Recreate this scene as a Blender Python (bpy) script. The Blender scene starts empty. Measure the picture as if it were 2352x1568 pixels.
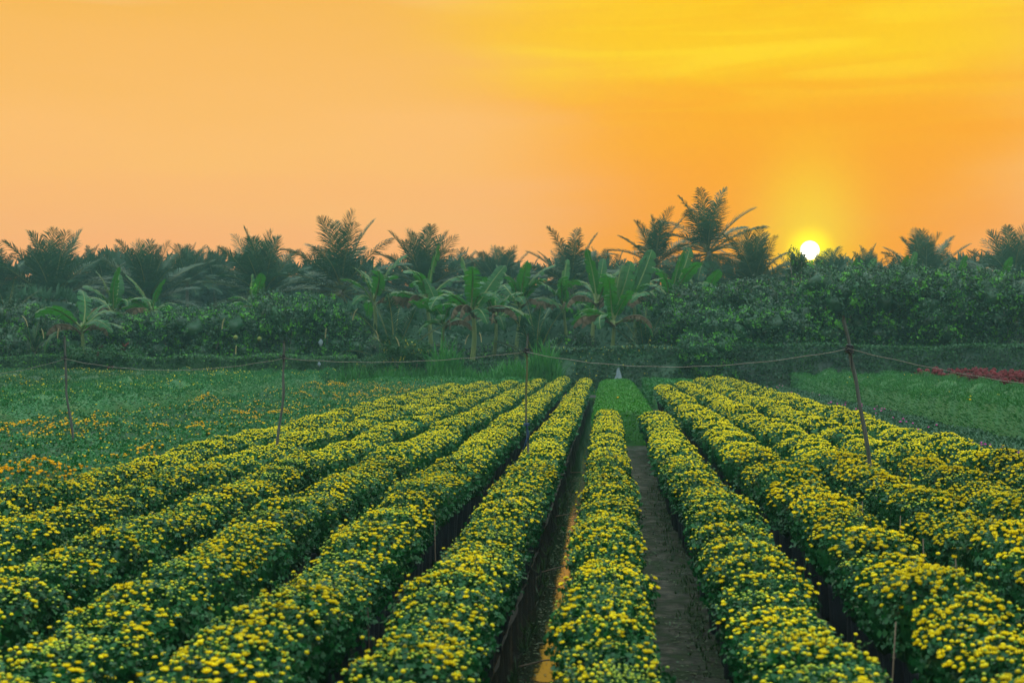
import bpy, math, random
import numpy as np
from mathutils import Vector, Matrix, Euler
R_ = math.radians
rng = np.random.default_rng(7)
random.seed(7)
sc = bpy.context.scene

# ------------------------------------------------------------------ camera
F = 3267.0                       # focal length in units of a 2352 px wide picture (50 mm on 36 mm)
TH = R_(3.83)                    # camera is turned this much left of the rows (+Y)
CZ = 2.2                         # eye height
HOR = 793.0
cam = bpy.data.cameras.new("camera"); camo = bpy.data.objects.new("camera", cam)
sc.collection.objects.link(camo)
cam.sensor_width = 36; cam.lens = 50.0; cam.clip_start = 0.1; cam.clip_end = 3000
camo.location = (0, 0, CZ); camo.rotation_euler = (R_(90 + 0.158), 0, TH)
cam.dof.use_dof = True; cam.dof.focus_distance = 24.0; cam.dof.aperture_fstop = 3.6
sc.camera = camo

# ------------------------------------------------------------------ exposure, world, sun
sc.view_settings.view_transform = 'Standard'; sc.view_settings.look = 'None'
sc.view_settings.exposure = 0.0; sc.view_settings.gamma = 1.0; sc.view_settings.use_curve_mapping = False
try:
    sc.cycles.max_bounces = 8; sc.cycles.transparent_max_bounces = 8
    sc.cycles.volume_bounces = 0; sc.cycles.caustics_reflective = False; sc.cycles.caustics_refractive = False
    sc.cycles.use_denoising = True
except Exception: pass
SUN_AZ = R_(8.0)                 # right of +Y
SUN_EL = R_(3.74)
Sdir = Vector((math.sin(SUN_AZ)*math.cos(SUN_EL), math.cos(SUN_AZ)*math.cos(SUN_EL), math.sin(SUN_EL)))

w = bpy.data.worlds.new("World"); sc.world = w; w.use_nodes = True
NT = w.node_tree; NT.nodes.clear()
def nd(t, **kw):
    n = NT.nodes.new(t)
    for k, v in kw.items(): setattr(n, k, v)
    return n
def lk(a, b): NT.links.new(a, b)
def mth(op, a, b=None, clamp=False):
    n = nd('ShaderNodeMath', operation=op); n.use_clamp = clamp
    for i, v in enumerate((a, b)):
        if v is None: continue
        if isinstance(v, (int, float)): n.inputs[i].default_value = v
        else: lk(v, n.inputs[i])
    return n.outputs[0]
def vdot(v, c):
    n = nd('ShaderNodeVectorMath', operation='DOT_PRODUCT'); lk(v, n.inputs[0]); n.inputs[1].default_value = c
    return n.outputs['Value']
def ramp(fac, pts):
    n = nd('ShaderNodeValToRGB'); lk(fac, n.inputs[0]); cr = n.color_ramp; cr.interpolation = 'EASE' if len(pts) < 3 else 'LINEAR'
    while len(cr.elements) < len(pts): cr.elements.new(0.5)
    for e, (p, c) in zip(cr.elements, pts): e.position = p; e.color = (*c, 1)
    return n.outputs[0]
def mix(f, a, b):
    n = nd('ShaderNodeMix', data_type='RGBA'); n.clamp_factor = True
    if isinstance(f, (int, float)): n.inputs[0].default_value = f
    else: lk(f, n.inputs[0])
    for s, v in ((6, a), (7, b)):
        if isinstance(v, tuple): n.inputs[s].default_value = (*v, 1)
        else: lk(v, n.inputs[s])
    return n.outputs[2]
tc = nd('ShaderNodeTexCoord'); D = tc.outputs['Generated']
sx = nd('ShaderNodeSeparateXYZ'); lk(D, sx.inputs[0])
el = mth('MULTIPLY', mth('ARCSINE', sx.outputs['Z']), 57.2958)          # degrees above horizon
fs = mth('MAXIMUM', vdot(D, (math.sin(SUN_AZ), math.cos(SUN_AZ), 0)), 0.02)
az = mth('MULTIPLY', mth('DIVIDE', vdot(D, (math.cos(SUN_AZ), -math.sin(SUN_AZ), 0)), fs), 57.2958)   # degrees right of the sun
ang = mth('MULTIPLY', mth('ARCCOSINE', vdot(D, tuple(Sdir))), 57.2958)
# long soft cloud veils
mp = nd('ShaderNodeMapping'); lk(D, mp.inputs[0]); mp.inputs['Scale'].default_value = (2.2, 2.2, 13); mp.inputs['Rotation'].default_value = (0, R_(7), 0)
nz = nd('ShaderNodeTexNoise'); lk(mp.outputs[0], nz.inputs['Vector']); nz.inputs['Scale'].default_value = 1.6; nz.inputs['Detail'].default_value = 5; nz.inputs['Distortion'].default_value = 0.6
veil = mth('SUBTRACT', nz.outputs['Fac'], 0.5)
elv = mth('ADD', el, mth('MULTIPLY', veil, 5.0))
e90 = mth('DIVIDE', elv, 90.0, True)
def E(d): return d/90.0
UPC = (.80, 1.0, 1.0)   # ramps clamp at 1: the high sky is scaled up below
base = ramp(e90, [(0, (.92,.38,.17)), (E(3), (1.0,.43,.155)), (E(8), (1.0,.51,.14)), (E(13), (.94,.48,.085)),
                  (E(22), (1.0,1.0,.8)), (E(38), UPC), (1, UPC)])
warm = ramp(e90, [(0, (1.0,.27,.01)), (E(3), (1.0,.32,.0)), (E(7), (1.0,.375,.0)), (E(9.6), (1.0,.42,.0)),
                  (E(11.4), (1.0,.60,.0)), (E(14), (1.0,.54,.0)), (E(22), (1.1,.9,.5)), (E(38), UPC), (1, UPC)])
sig = mth('ADD', 6.0, mth('MULTIPLY', el, 0.50))
aw = mth('ADD', mth('DIVIDE', mth('SUBTRACT', az, -0.6), sig), mth('MULTIPLY', veil, .9))
aw2 = mth('MULTIPLY', aw, aw); wf = mth('POWER', 2.71828, mth('MULTIPLY', mth('MULTIPLY', aw2, aw2), -.8))
# near the horizon the warm column narrows on the right and the sky is pinker
col = mix(wf, base, warm)
hi = mth('DIVIDE', mth('SUBTRACT', el, 18.0), 24.0, True)
# yellow glow column round and above the sun
gx = mth('DIVIDE', az, 1.9); gy = mth('DIVIDE', mth('SUBTRACT', el, 5.0), 2.6)
g1 = mth('POWER', 2.71828, mth('MULTIPLY', mth('ADD', mth('MULTIPLY', gx, gx), mth('MULTIPLY', gy, gy)), -1.0))
col = mix(mth('MULTIPLY', g1, 0.8), col, (1.0, .62, .006))
g2 = mth('POWER', 2.71828, mth('MULTIPLY', mth('DIVIDE', ang, 1.0), -1.0))
col = mix(mth('MULTIPLY', g2, .9), col, (1.0, .72, .0))
# thin lit cloud veils high on the right
mp2 = nd('ShaderNodeMapping'); lk(D, mp2.inputs[0]); mp2.inputs['Scale'].default_value = (3.2, 3.2, 34); mp2.inputs['Rotation'].default_value = (R_(4), R_(9), 0)
nz2 = nd('ShaderNodeTexNoise'); lk(mp2.outputs[0], nz2.inputs['Vector']); nz2.inputs['Scale'].default_value = 1.5; nz2.inputs['Detail'].default_value = 6; nz2.inputs['Distortion'].default_value = 1.0
st = mth('MULTIPLY', mth('DIVIDE', mth('SUBTRACT', nz2.outputs['Fac'], .47), .16, True), mth('POWER', 2.71828, mth('MULTIPLY', mth('POWER', mth('DIVIDE', mth('SUBTRACT', el, 11.8), 2.3), 2), -1.0)))
col = mix(mth('MULTIPLY', mth('MULTIPLY', st, wf), .35), col, (1.05, .80, .02))
halo = mth('POWER', 2.71828, mth('MULTIPLY', mth('POWER', mth('DIVIDE', ang, .82), 4), -1.0))
col = mix(halo, col, (1.3, 1.05, .0))
disc = mth('SUBTRACT', 1.0, mth('DIVIDE', mth('SUBTRACT', ang, .29), .11, True), True)
col = mix(mth('POWER', disc, 1.6), col, (9.0, 8.5, 6.5))
sky = nd('ShaderNodeTexSky', sky_type='NISHITA'); sky.sun_disc = False
sky.sun_elevation = SUN_EL; sky.sun_rotation = SUN_AZ; sky.dust_density = 2.0
bg1 = nd('ShaderNodeBackground'); lk(col, bg1.inputs[0]); back = mth('DIVIDE', mth('SUBTRACT', 0.55, vdot(D, (math.sin(SUN_AZ), math.cos(SUN_AZ), 0))), 1.1, True)   # the sky is dimmer away from the sunset
lowf = mth('SUBTRACT', 1.0, mth('MULTIPLY', back, .78)); lowk = mth('MULTIPLY', mth('MULTIPLY', mth('SUBTRACT', 1.0, hi), lowf), 1.03)
lk(mth('ADD', lowk, mth('MULTIPLY', hi, 2.15)), bg1.inputs[1])
bg2 = nd('ShaderNodeBackground'); lk(sky.outputs[0], bg2.inputs[0]); lk(mth('MULTIPLY', hi, 0.08), bg2.inputs[1])
addn = nd('ShaderNodeAddShader'); lk(bg1.outputs[0], addn.inputs[0]); lk(bg2.outputs[0], addn.inputs[1])
wo = nd('ShaderNodeOutputWorld'); lk(addn.outputs[0], wo.inputs[0])

sl = bpy.data.lights.new("sun", 'SUN'); sl.energy = 2.0; sl.angle = R_(0.6); sl.color = (1.0, .62, .25)
so = bpy.data.objects.new("sun", sl); sc.collection.objects.link(so)
so.rotation_euler = (-Sdir).to_track_quat('-Z', 'Y').to_euler(); so.location = (10, 60, 30)

# ------------------------------------------------------------------ pixel helpers (2352 px wide picture)
CT, ST = math.cos(TH), math.sin(TH)
def px3(px, py, Y):
    u = (px-1176)/F; v = (HOR-py)/F
    dx, dy = u*CT - ST, u*ST + CT
    t = Y/dy
    return Vector((dx*t, Y, CZ + v*t))
def atX(px, Y): return px3(px, HOR, Y).x
def atZ(py, Y, px=1176): return px3(px, py, Y).z

# ------------------------------------------------------------------ mesh helpers
class MB:
    def __init__(s): s.V = []; s.F = []; s.M = []; s.n = 0
    def add(s, V, Fq, m=0):
        V = np.asarray(V, float).reshape(-1, 3); Fq = np.asarray(Fq, int).reshape(-1, 4)
        if len(Fq) == 0: return
        s.V.append(V); s.F.append(Fq + s.n); s.n += len(V)
        s.M.append(np.full(len(Fq), m, int) if np.isscalar(m) else np.asarray(m, int))
    def tile(s, T, R, S, L, mats=None):
        """T=(V,F,M) template instanced K times: rotation R (K,3,3), scale S (K,), location L (K,3)"""
        tv, tf, tm = T; K = len(L)
        if K == 0: return
        S = np.asarray(S, float)
        if S.ndim == 1: S = S[:, None].repeat(3, 1)
        V = np.einsum('kij,knj->kni', R, tv[None]*S[:, None, :]) + L[:, None, :]
        Fq = tf[None] + (np.arange(K)*len(tv))[:, None, None]
        M = np.tile(tm, K) if mats is None else np.repeat(mats, len(tf))
        s.add(V.reshape(-1, 3), Fq.reshape(-1, 4), M)
    def mesh(s, name, mats, smooth=False):
        V = np.concatenate(s.V); Fq = np.concatenate(s.F); M = np.concatenate(s.M)
        me = bpy.data.meshes.new(name)
        me.vertices.add(len(V)); me.vertices.foreach_set('co', V.astype(np.float32).ravel())
        me.loops.add(len(Fq)*4); me.loops.foreach_set('vertex_index', Fq.astype(np.int32).ravel())
        me.polygons.add(len(Fq)); me.polygons.foreach_set('loop_start', np.arange(0, len(Fq)*4, 4, dtype=np.int32))
        me.polygons.foreach_set('loop_total', np.full(len(Fq), 4, np.int32))
        me.polygons.foreach_set('material_index', M.astype(np.int32))
        if smooth: me.polygons.foreach_set('use_smooth', np.ones(len(Fq), bool))
        for m in mats: me.materials.append(m)
        me.update(calc_edges=True)
        return me
def link(name, data, parent=None):
    o = bpy.data.objects.new(name, data); sc.collection.objects.link(o)
    if parent is not None: o.parent = parent
    return o
def tag(o, label=None, cat=None, group=None, kind=None):
    if label: o['label'] = label
    if cat: o['category'] = cat
    if group: o['group'] = group
    if kind: o['kind'] = kind
    return o
def thing(name, label, cat, loc=(0,0,0), rz=0, group=None):
    o = link(name, None); o.location = loc; o.rotation_euler = (0, 0, rz)
    return tag(o, label, cat, group)

def norm(a): return a/np.maximum(np.linalg.norm(a, axis=-1, keepdims=True), 1e-9)
def frames(tip, nrm):
    """rotation matrices with Y=tip direction and Z near nrm"""
    y = norm(tip); x = norm(np.cross(y, nrm)); z = np.cross(x, y)
    return np.stack([x, y, z], -1)
def rdir(K): return norm(rng.normal(size=(K, 3)))
def rotz(a):
    c, s_ = np.cos(a), np.sin(a); o = np.zeros_like(a); i = np.ones_like(a)
    return np.stack([np.stack([c, -s_, o], -1), np.stack([s_, c, o], -1), np.stack([o, o, i], -1)], -2)
def tube(pts, rad, seg=8, cap=True):
    P = np.asarray(pts, float); n = len(P); rad = np.broadcast_to(np.asarray(rad, float), (n,))
    T = np.gradient(P, axis=0); T = norm(T)
    ref = np.array([0.31, 0.95, 0.05]) if abs(T[:, 1]).mean() < .8 else np.array([1., 0, 0.1])
    X = norm(np.cross(T, ref)); Yv = np.cross(T, X)
    a = np.linspace(0, 2*np.pi, seg, endpoint=False)
    V = P[:, None] + rad[:, None, None]*(np.cos(a)[None, :, None]*X[:, None] + np.sin(a)[None, :, None]*Yv[:, None])
    V = V.reshape(-1, 3); Fq = []
    for i in range(n-1):
        for j in range(seg):
            k = (j+1) % seg; Fq.append((i*seg+j, i*seg+k, (i+1)*seg+k, (i+1)*seg+j))
    if cap and seg >= 4:
        for b in (0, (n-1)*seg):
            for j in range(1, seg-1, 2):
                if j+2 <= seg-1: Fq.append((b, b+j, b+j+1, b+j+2))
                elif j+1 <= seg-1: Fq.append((b, b+j, b+j+1, b+j+1)) if False else None
    Fq = [f for f in Fq if f is not None]
    return V, np.array(Fq)
def smooth_noise(x, y, seed=0, sc_=1.0):
    r = np.random.default_rng(seed); v = np.zeros_like(np.asarray(x, float))
    for k in range(7):
        a = r.uniform(0, 2*np.pi); f = sc_*r.uniform(.6, 2.2); v = v + np.sin((x*np.cos(a)+y*np.sin(a))*f + r.uniform(0, 6.28))
    return v/4.0

# templates -------------------------------------------------------------
def TM(V, Fq, M=None):
    V = np.array(V, float); Fq = np.array(Fq, int)
    return V, Fq, (np.zeros(len(Fq), int) if M is None else np.array(M, int))
KITE = TM([(0,0,0), (.30,.42,.05), (0,1,-.10), (-.30,.42,.05)], [(0,1,2,3)])
LOBED = TM([(0,0,0), (.34,.32,.05), (0,.46,-.03), (-.34,.32,.05), (.30,.70,.02), (0,1,-.16), (-.30,.70,.02)],
           [(0,1,2,3), (2,4,5,6)])
NARROW = TM([(0.1,0,0), (.10,.5,.04), (.02,1,-.10), (-.02,1,-.10), (-.10,.5,.04), (-.1,0,0)], [(0,1,4,5), (1,2,3,4)])
def dome(seg, rings, mats):
    V = []; Fq = []; M = []
    for (r, z) in rings:
        for j in range(seg):
            a = 2*np.pi*j/seg; V.append((r*math.cos(a), r*math.sin(a), z))
    for i in range(len(rings)-1):
        for j in range(seg):
            k = (j+1) % seg; Fq.append((i*seg+j, i*seg+k, (i+1)*seg+k, (i+1)*seg+j)); M.append(mats[i])
    return V, Fq, M
def flower_templates(seg=8):
    out = {}
    # 0 leaf/calyx green, 1 yellow, 2 pale green-yellow
    V, Fq, M = dome(seg, [(.25,-.75), (.95,-.35), (1.0,0), (.8,.42), (.42,.62), (.05,.66)], [0, 2, 2, 2, 1])
    out['bud'] = TM(V, Fq, M)
    V, Fq, M = dome(seg, [(.3,-.7), (.9,-.3), (1.05,.1), (.95,.5), (.55,.82), (.06,.88)], [0, 1, 1, 1, 1])
    out['ball'] = TM(V, Fq, M)
    V, Fq, M = dome(seg, [(.3,-.6), (.7,-.2), (.75,.3), (.45,.5), (.05,.45)], [0, 1, 1, 1])
    V = list(V); Fq = list(Fq); M = list(M)
    for ring, (n, r0, r1, z1, wd) in enumerate([(11, .55, 1.35, .35, .26), (9, .5, 1.0, .85, .24)]):
        for j in range(n):
            a = 2*np.pi*(j + .5*ring)/n; ca, sa = math.cos(a), math.sin(a)
            b = len(V)
            for (r, z, ww) in ((r0, -.15, .12), ((r0+r1)/2, z1*.35, wd), (r1, z1, wd*.55)):
                V.append((r*ca-ww*sa, r*sa+ww*ca, z)); V.append((r*ca+ww*sa, r*sa-ww*ca, z))
            Fq += [(b, b+1, b+3, b+2), (b+2, b+3, b+5, b+4)]; M += [1, 1]
    out['open'] = TM(V, Fq, M)
    return out
FT = flower_templates(8)
V, Fq, M = dome(5, [(.6,-.4), (1.0,.0), (.75,.5), (.1,.72)], [2, 1, 1]); CAP = TM(V, Fq, M)
V, Fq, M = dome(5, [(.6,-.4), (1.0,.0), (.75,.4), (.1,.62)], [0, 2, 1]); CAPB = TM(V, Fq, M)

# ------------------------------------------------------------------ materials
def mat(name):
    m = bpy.data.materials.new(name); m.use_nodes = True; m.node_tree.nodes.clear(); return m
def leafmat(name, c0, c1, rough=.5, trans=.25, tcol=None, nscale=1.2, spec=.4, namt=.35):
    m = mat(name); N = m.node_tree.nodes; L = m.node_tree.links
    g = N.new('ShaderNodeNewGeometry'); oi = N.new('ShaderNodeObjectInfo')
    tcn = N.new('ShaderNodeTexCoord')
    nz = N.new('ShaderNodeTexNoise'); nz.inputs['Scale'].default_value = nscale; nz.inputs['Detail'].default_value = 2
    L.new(g.outputs['Position'], nz.inputs['Vector'])
    a = N.new('ShaderNodeMath'); a.operation = 'MULTIPLY_ADD'; L.new(g.outputs['Random Per Island'], a.inputs[0]); a.inputs[1].default_value = 1-namt; 
    b = N.new('ShaderNodeMath'); b.operation = 'MULTIPLY_ADD'; L.new(nz.outputs['Fac'], b.inputs[0]); b.inputs[1].default_value = namt*2.4; b.inputs[2].default_value = -namt*.7
    L.new(b.outputs[0], a.inputs[2])
    cr = N.new('ShaderNodeValToRGB'); L.new(a.outputs[0], cr.inputs[0])
    cr.color_ramp.elements[0].color = (*c0, 1); cr.color_ramp.elements[1].color = (*c1, 1)
    hs = N.new('ShaderNodeHueSaturation'); L.new(cr.outputs[0], hs.inputs['Color'])
    v = N.new('ShaderNodeMath'); v.operation = 'MULTIPLY_ADD'; L.new(oi.outputs['Random'], v.inputs[0]); v.inputs[1].default_value = .35; v.inputs[2].default_value = .82
    L.new(v.outputs[0], hs.inputs['Value'])
    p = N.new('ShaderNodeBsdfPrincipled'); L.new(hs.outputs[0], p.inputs['Base Color']); p.inputs['Roughness'].default_value = rough
    p.inputs['Specular IOR Level'].default_value = spec
    o = N.new('ShaderNodeOutputMaterial')
    if trans > 0:
        t = N.new('ShaderNodeBsdfTranslucent')
        if tcol: t.inputs[0].default_value = (*tcol, 1)
        else: L.new(hs.outputs[0], t.inputs[0])
        mx = N.new('ShaderNodeMixShader'); mx.inputs[0].default_value = trans
        L.new(p.outputs[0], mx.inputs[1]); L.new(t.outputs[0], mx.inputs[2]); L.new(mx.outputs[0], o.inputs[0])
    else: L.new(p.outputs[0], o.inputs[0])
    return m
def plain(name, c0, c1, rough=.8, nscale=8, bump=.3, stretch=(1,1,1), spec=.3, bdist=.01, wet=0):
    m = mat(name); N = m.node_tree.nodes; L = m.node_tree.links
    tcn = N.new('ShaderNodeTexCoord'); mp = N.new('ShaderNodeMapping'); mp.inputs['Scale'].default_value = stretch
    L.new(tcn.outputs['Object'], mp.inputs[0])
    nz = N.new('ShaderNodeTexNoise'); nz.inputs['Scale'].default_value = nscale; nz.inputs['Detail'].default_value = 8; nz.inputs['Roughness'].default_value = .62
    L.new(mp.outputs[0], nz.inputs['Vector'])
    cr = N.new('ShaderNodeValToRGB'); L.new(nz.outputs['Fac'], cr.inputs[0])
    cr.color_ramp.elements[0].position = .3; cr.color_ramp.elements[1].position = .7
    cr.color_ramp.elements[0].color = (*c0, 1); cr.color_ramp.elements[1].color = (*c1, 1)
    p = N.new('ShaderNodeBsdfPrincipled'); L.new(cr.outputs[0], p.inputs['Base Color']); p.inputs['Roughness'].default_value = rough
    p.inputs['Specular IOR Level'].default_value = spec
    bp = N.new('ShaderNodeBump'); bp.inputs['Strength'].default_value = bump; bp.inputs['Distance'].default_value = bdist
    L.new(nz.outputs['Fac'], bp.inputs['Height']); L.new(bp.outputs[0], p.inputs['Normal'])
    if wet:
        n2 = N.new('ShaderNodeTexNoise'); n2.inputs['Scale'].default_value = nscale*.35; L.new(mp.outputs[0], n2.inputs['Vector'])
        mr = N.new('ShaderNodeMapRange'); L.new(n2.outputs['Fac'], mr.inputs[0]); mr.inputs[1].default_value = .42; mr.inputs[2].default_value = .6
        mr.inputs[3].default_value = wet; mr.inputs[4].default_value = rough; L.new(mr.outputs[0], p.inputs['Roughness'])
    o = N.new('ShaderNodeOutputMaterial'); L.new(p.outputs[0], o.inputs[0])
    return m

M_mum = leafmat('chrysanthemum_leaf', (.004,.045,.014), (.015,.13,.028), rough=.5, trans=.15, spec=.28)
M_yel = leafmat('yellow_petal', (.74,.56,.002), (.88,.70,.003), rough=.6, trans=.25, spec=.2, namt=.1)
M_bud = leafmat('green_yellow_bud', (.12,.27,.03), (.42,.50,.045), rough=.6, trans=.15, spec=.3, namt=.1)
M_org = leafmat('orange_petal', (.84,.40,.002), (.93,.57,.003), rough=.6, trans=.25, spec=.2, namt=.1)
M_red = leafmat('celosia_red', (.06,.002,.006), (.16,.005,.014), rough=.7, trans=.1, spec=.2)
M_mag = leafmat('magenta_petal', (.5,.02,.25), (.6,.04,.35), rough=.6, trans=.1)
M_bed = leafmat('mixed_bed_leaf', (.006,.072,.020), (.022,.185,.034), rough=.5, trans=.15, spec=.3)
M_bright = leafmat('young_bright_leaf', (.018,.13,.006), (.055,.27,.010), rough=.5, trans=.3)
M_cel = leafmat('celosia_leaf', (.010,.10,.016), (.032,.21,.024), rough=.55, trans=.25)
M_low = leafmat('low_grey_green_leaf', (.015,.07,.03), (.04,.13,.05), rough=.5, trans=.2)
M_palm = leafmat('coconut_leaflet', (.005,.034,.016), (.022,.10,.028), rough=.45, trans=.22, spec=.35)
M_rach = plain('frond_midrib', (.12,.14,.04), (.2,.2,.07), nscale=5)
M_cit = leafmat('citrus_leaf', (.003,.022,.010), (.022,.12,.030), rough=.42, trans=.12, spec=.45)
M_citn = leafmat('young_citrus_leaf', (.05,.26,.015), (.14,.44,.025), rough=.5, trans=.3)
M_ban = leafmat('banana_leaf', (.006,.06,.018), (.024,.135,.025), rough=.42, trans=.3, tcol=(.045,.24,.013), spec=.22, nscale=.6)
M_banb = leafmat('withered_banana_leaf', (.10,.065,.04), (.22,.15,.09), rough=.8, trans=.2)
M_bst = plain('banana_stem_skin', (.10,.18,.05), (.22,.26,.10), nscale=6, stretch=(1,1,.3))
M_vine = leafmat('creeper_leaf', (.008,.055,.015), (.03,.14,.02), rough=.5, trans=.25)
M_viney = leafmat('yellowing_creeper_leaf', (.22,.26,.02), (.5,.42,.03), rough=.5, trans=.35)
M_grass = leafmat('grass_blade', (.015,.12,.02), (.06,.26,.035), rough=.5, trans=.35)
M_plume = leafmat('grass_plume', (.28,.24,.11), (.42,.36,.17), rough=.8, trans=.3)
M_far = leafmat('far_foliage', (.006,.045,.018), (.02,.09,.03), rough=.6, trans=.2, nscale=.3)
M_trunk = plain('palm_bark', (.10,.085,.07), (.2,.17,.14), nscale=4, stretch=(1,1,4), bdist=.03)
M_bark = plain('tree_bark', (.09,.075,.06), (.17,.14,.11), nscale=9)
M_mud = plain('wet_mud', (.018,.017,.013), (.05,.046,.036), nscale=5, rough=.8, bump=.6, bdist=.04)
M_pole = plain('weathered_wood', (.040,.046,.044), (.125,.138,.132), nscale=10, stretch=(3,3,.35), bump=.6, bdist=.006)
M_poleg = plain('mossy_wood', (.06,.09,.03), (.14,.14,.06), nscale=10, stretch=(3,3,.35), bump=.6, bdist=.006)
M_rope = plain('twisted_rope', (.18,.16,.14), (.34,.3,.26), nscale=60)
M_tie = plain('black_tie', (.01,.012,.016), (.03,.035,.045), rough=.45, nscale=20)
M_tieb = plain('blue_tie', (.02,.05,.12), (.04,.09,.2), rough=.45, nscale=20)
M_pot = plain('black_plastic_sleeve', (.012,.014,.02), (.03,.034,.045), rough=.38, nscale=7, stretch=(4,4,.4), bump=.7, bdist=.02, spec=.5)
M_stick = plain('bamboo_stick', (.10,.07,.05), (.2,.14,.09), nscale=12, stretch=(1,1,.2))
M_str = plain('green_string', (.01,.14,.07), (.02,.2,.1), nscale=20)
M_white = plain('white_plastic', (.14,.2,.24), (.28,.35,.4), nscale=3, bdist=.05, bump=.5)
M_yfruit = plain('pomelo_skin', (.16,.2,.04), (.22,.26,.06), nscale=30)

# ------------------------------------------------------------------ ground, path, water
def heightgrid(name, xs, ys, zf, m):
    X, Y = np.meshgrid(xs, ys, indexing='ij'); Z = zf(X, Y)
    V = np.stack([X, Y, Z], -1).reshape(-1, 3); ny = len(ys); Fq = []
    i = np.arange(len(xs)-1)[:, None]; j = np.arange(ny-1)[None, :]
    a = (i*ny+j).ravel(); Fq = np.stack([a, a+ny, a+ny+1, a+1], -1)
    b = MB(); b.add(V, Fq); return b.mesh(name, [m], True)
xs = np.r_[-900, -300, -120, -60, -30, np.arange(-15, -1.2, .5), np.arange(-1.2, 1.6, .06), np.arange(1.6, 12, .5), 20, 40, 90, 300, 900]
ys = np.r_[-300, -50, -5, 0, np.arange(2, 34, .16), np.arange(34, 70, 1.0), 80, 120, 300, 1500]
def gz(X, Y):
    z = smooth_noise(X, Y, 3, 3.2)*.006 + smooth_noise(X, Y, 5, 11)*.005
    z = z*(np.abs(X) < 12)
    d = np.clip(1-np.abs(X+.43)/.34, 0, 1); z = z - .09*np.minimum(d*1.8, 1)*(Y > 1)*(Y < 61)
    return z
gr = link('ground', heightgrid('ground', xs, ys, gz, M_mud)); tag(gr, kind='structure')

# path sheet between row F and row R1
M_path = mat('cracked_mud'); N = M_path.node_tree.nodes; L = M_path.node_tree.links
g = N.new('ShaderNodeTexCoord'); mp = N.new('ShaderNodeMapping'); mp.inputs['Scale'].default_value = (1, 1.9, 1); L.new(g.outputs['Object'], mp.inputs[0])
nz = N.new('ShaderNodeTexNoise'); nz.inputs['Scale'].default_value = 3; nz.inputs['Detail'].default_value = 10; L.new(mp.outputs[0], nz.inputs['Vector'])
nd2 = N.new('ShaderNodeVectorMath'); nd2.operation = 'MULTIPLY_ADD'; L.new(nz.outputs['Color'], nd2.inputs[0]); nd2.inputs[1].default_value = (.5,.5,.5); L.new(mp.outputs[0], nd2.inputs[2])
vo = N.new('ShaderNodeTexVoronoi'); vo.feature = 'DISTANCE_TO_EDGE'; vo.inputs['Scale'].default_value = 7.0; L.new(nd2.outputs[0], vo.inputs['Vector'])
cr = N.new('ShaderNodeValToRGB'); L.new(vo.outputs['Distance'], cr.inputs[0]); cr.color_ramp.elements[0].position = .0; cr.color_ramp.elements[1].position = .12
cr.color_ramp.elements[0].color = (.008,.008,.007,1); cr.color_ramp.elements[1].color = (.032,.036,.022,1)
n3 = N.new('ShaderNodeTexNoise'); n3.inputs['Scale'].default_value = 5; n3.inputs['Detail'].default_value = 8; L.new(g.outputs['Object'], n3.inputs['Vector'])
c3 = N.new('ShaderNodeValToRGB'); L.new(n3.outputs['Fac'], c3.inputs[0]); c3.color_ramp.elements[0].position = .45; c3.color_ramp.elements[1].position = .66
mxp = N.new('ShaderNodeMix'); mxp.data_type = 'RGBA'; L.new(c3.outputs[0], mxp.inputs[0]); L.new(cr.outputs[0], mxp.inputs[6]); mxp.inputs[7].default_value = (.018,.036,.010,1)
p = N.new('ShaderNodeBsdfPrincipled'); L.new(mxp.outputs[2], p.inputs['Base Color'])
mr = N.new('ShaderNodeMapRange'); L.new(n3.outputs['Fac'], mr.inputs[0]); mr.inputs[1].default_value = .35; mr.inputs[2].default_value = .55; mr.inputs[3].default_value = .62; mr.inputs[4].default_value = .95; p.inputs['Specular IOR Level'].default_value = .3
L.new(mr.outputs[0], p.inputs['Roughness'])
sm = N.new('ShaderNodeMath'); sm.operation = 'ADD'; L.new(cr.outputs[0], sm.inputs[0]); L.new(nz.outputs['Fac'], sm.inputs[1])
bp = N.new('ShaderNodeBump'); bp.inputs['Strength'].default_value = .9; bp.inputs['Distance'].default_value = .035; L.new(sm.outputs[0], bp.inputs['Height']); L.new(bp.outputs[0], p.inputs['Normal'])
o = N.new('ShaderNodeOutputMaterial'); L.new(p.outputs[0], o.inputs[0])
pa = link('path', heightgrid('path', np.linspace(.15, .84, 16), np.arange(2, 31, .16), lambda X, Y: .024 + smooth_noise(X, Y, 9, 9)*.006, M_path)); tag(pa, kind='structure')
pb = link('path', heightgrid('path_far', np.linspace(1.12, 1.5, 6), np.arange(31, 61, .5), lambda X, Y: .024 + smooth_noise(X, Y, 9, 9)*.006, M_path)); tag(pb, kind='structure')

M_wat = mat('furrow_water'); N = M_wat.node_tree.nodes; L = M_wat.node_tree.links
g = N.new('ShaderNodeTexCoord'); nz = N.new('ShaderNodeTexNoise'); nz.inputs['Scale'].default_value = 9; nz.inputs['Detail'].default_value = 5; L.new(g.outputs['Object'], nz.inputs['Vector'])
p = N.new('ShaderNodeBsdfPrincipled'); p.inputs['Base Color'].default_value = (.022,.02,.014,1); p.inputs['Roughness'].default_value = .02; p.inputs['Specular IOR Level'].default_value = .9; p.inputs['IOR'].default_value = 1.33
bp = N.new('ShaderNodeBump'); bp.inputs['Strength'].default_value = .22; bp.inputs['Distance'].default_value = .006; L.new(nz.outputs['Fac'], bp.inputs['Height']); L.new(bp.outputs[0], p.inputs['Normal'])
o = N.new('ShaderNodeOutputMaterial'); L.new(p.outputs[0], o.inputs[0])
wa = link('water', heightgrid('water', np.linspace(-.80, -.06, 3), np.array([2., 20, 40, 60.5]), lambda X, Y: X*0-.012, M_wat)); tag(wa, kind='structure')

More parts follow.
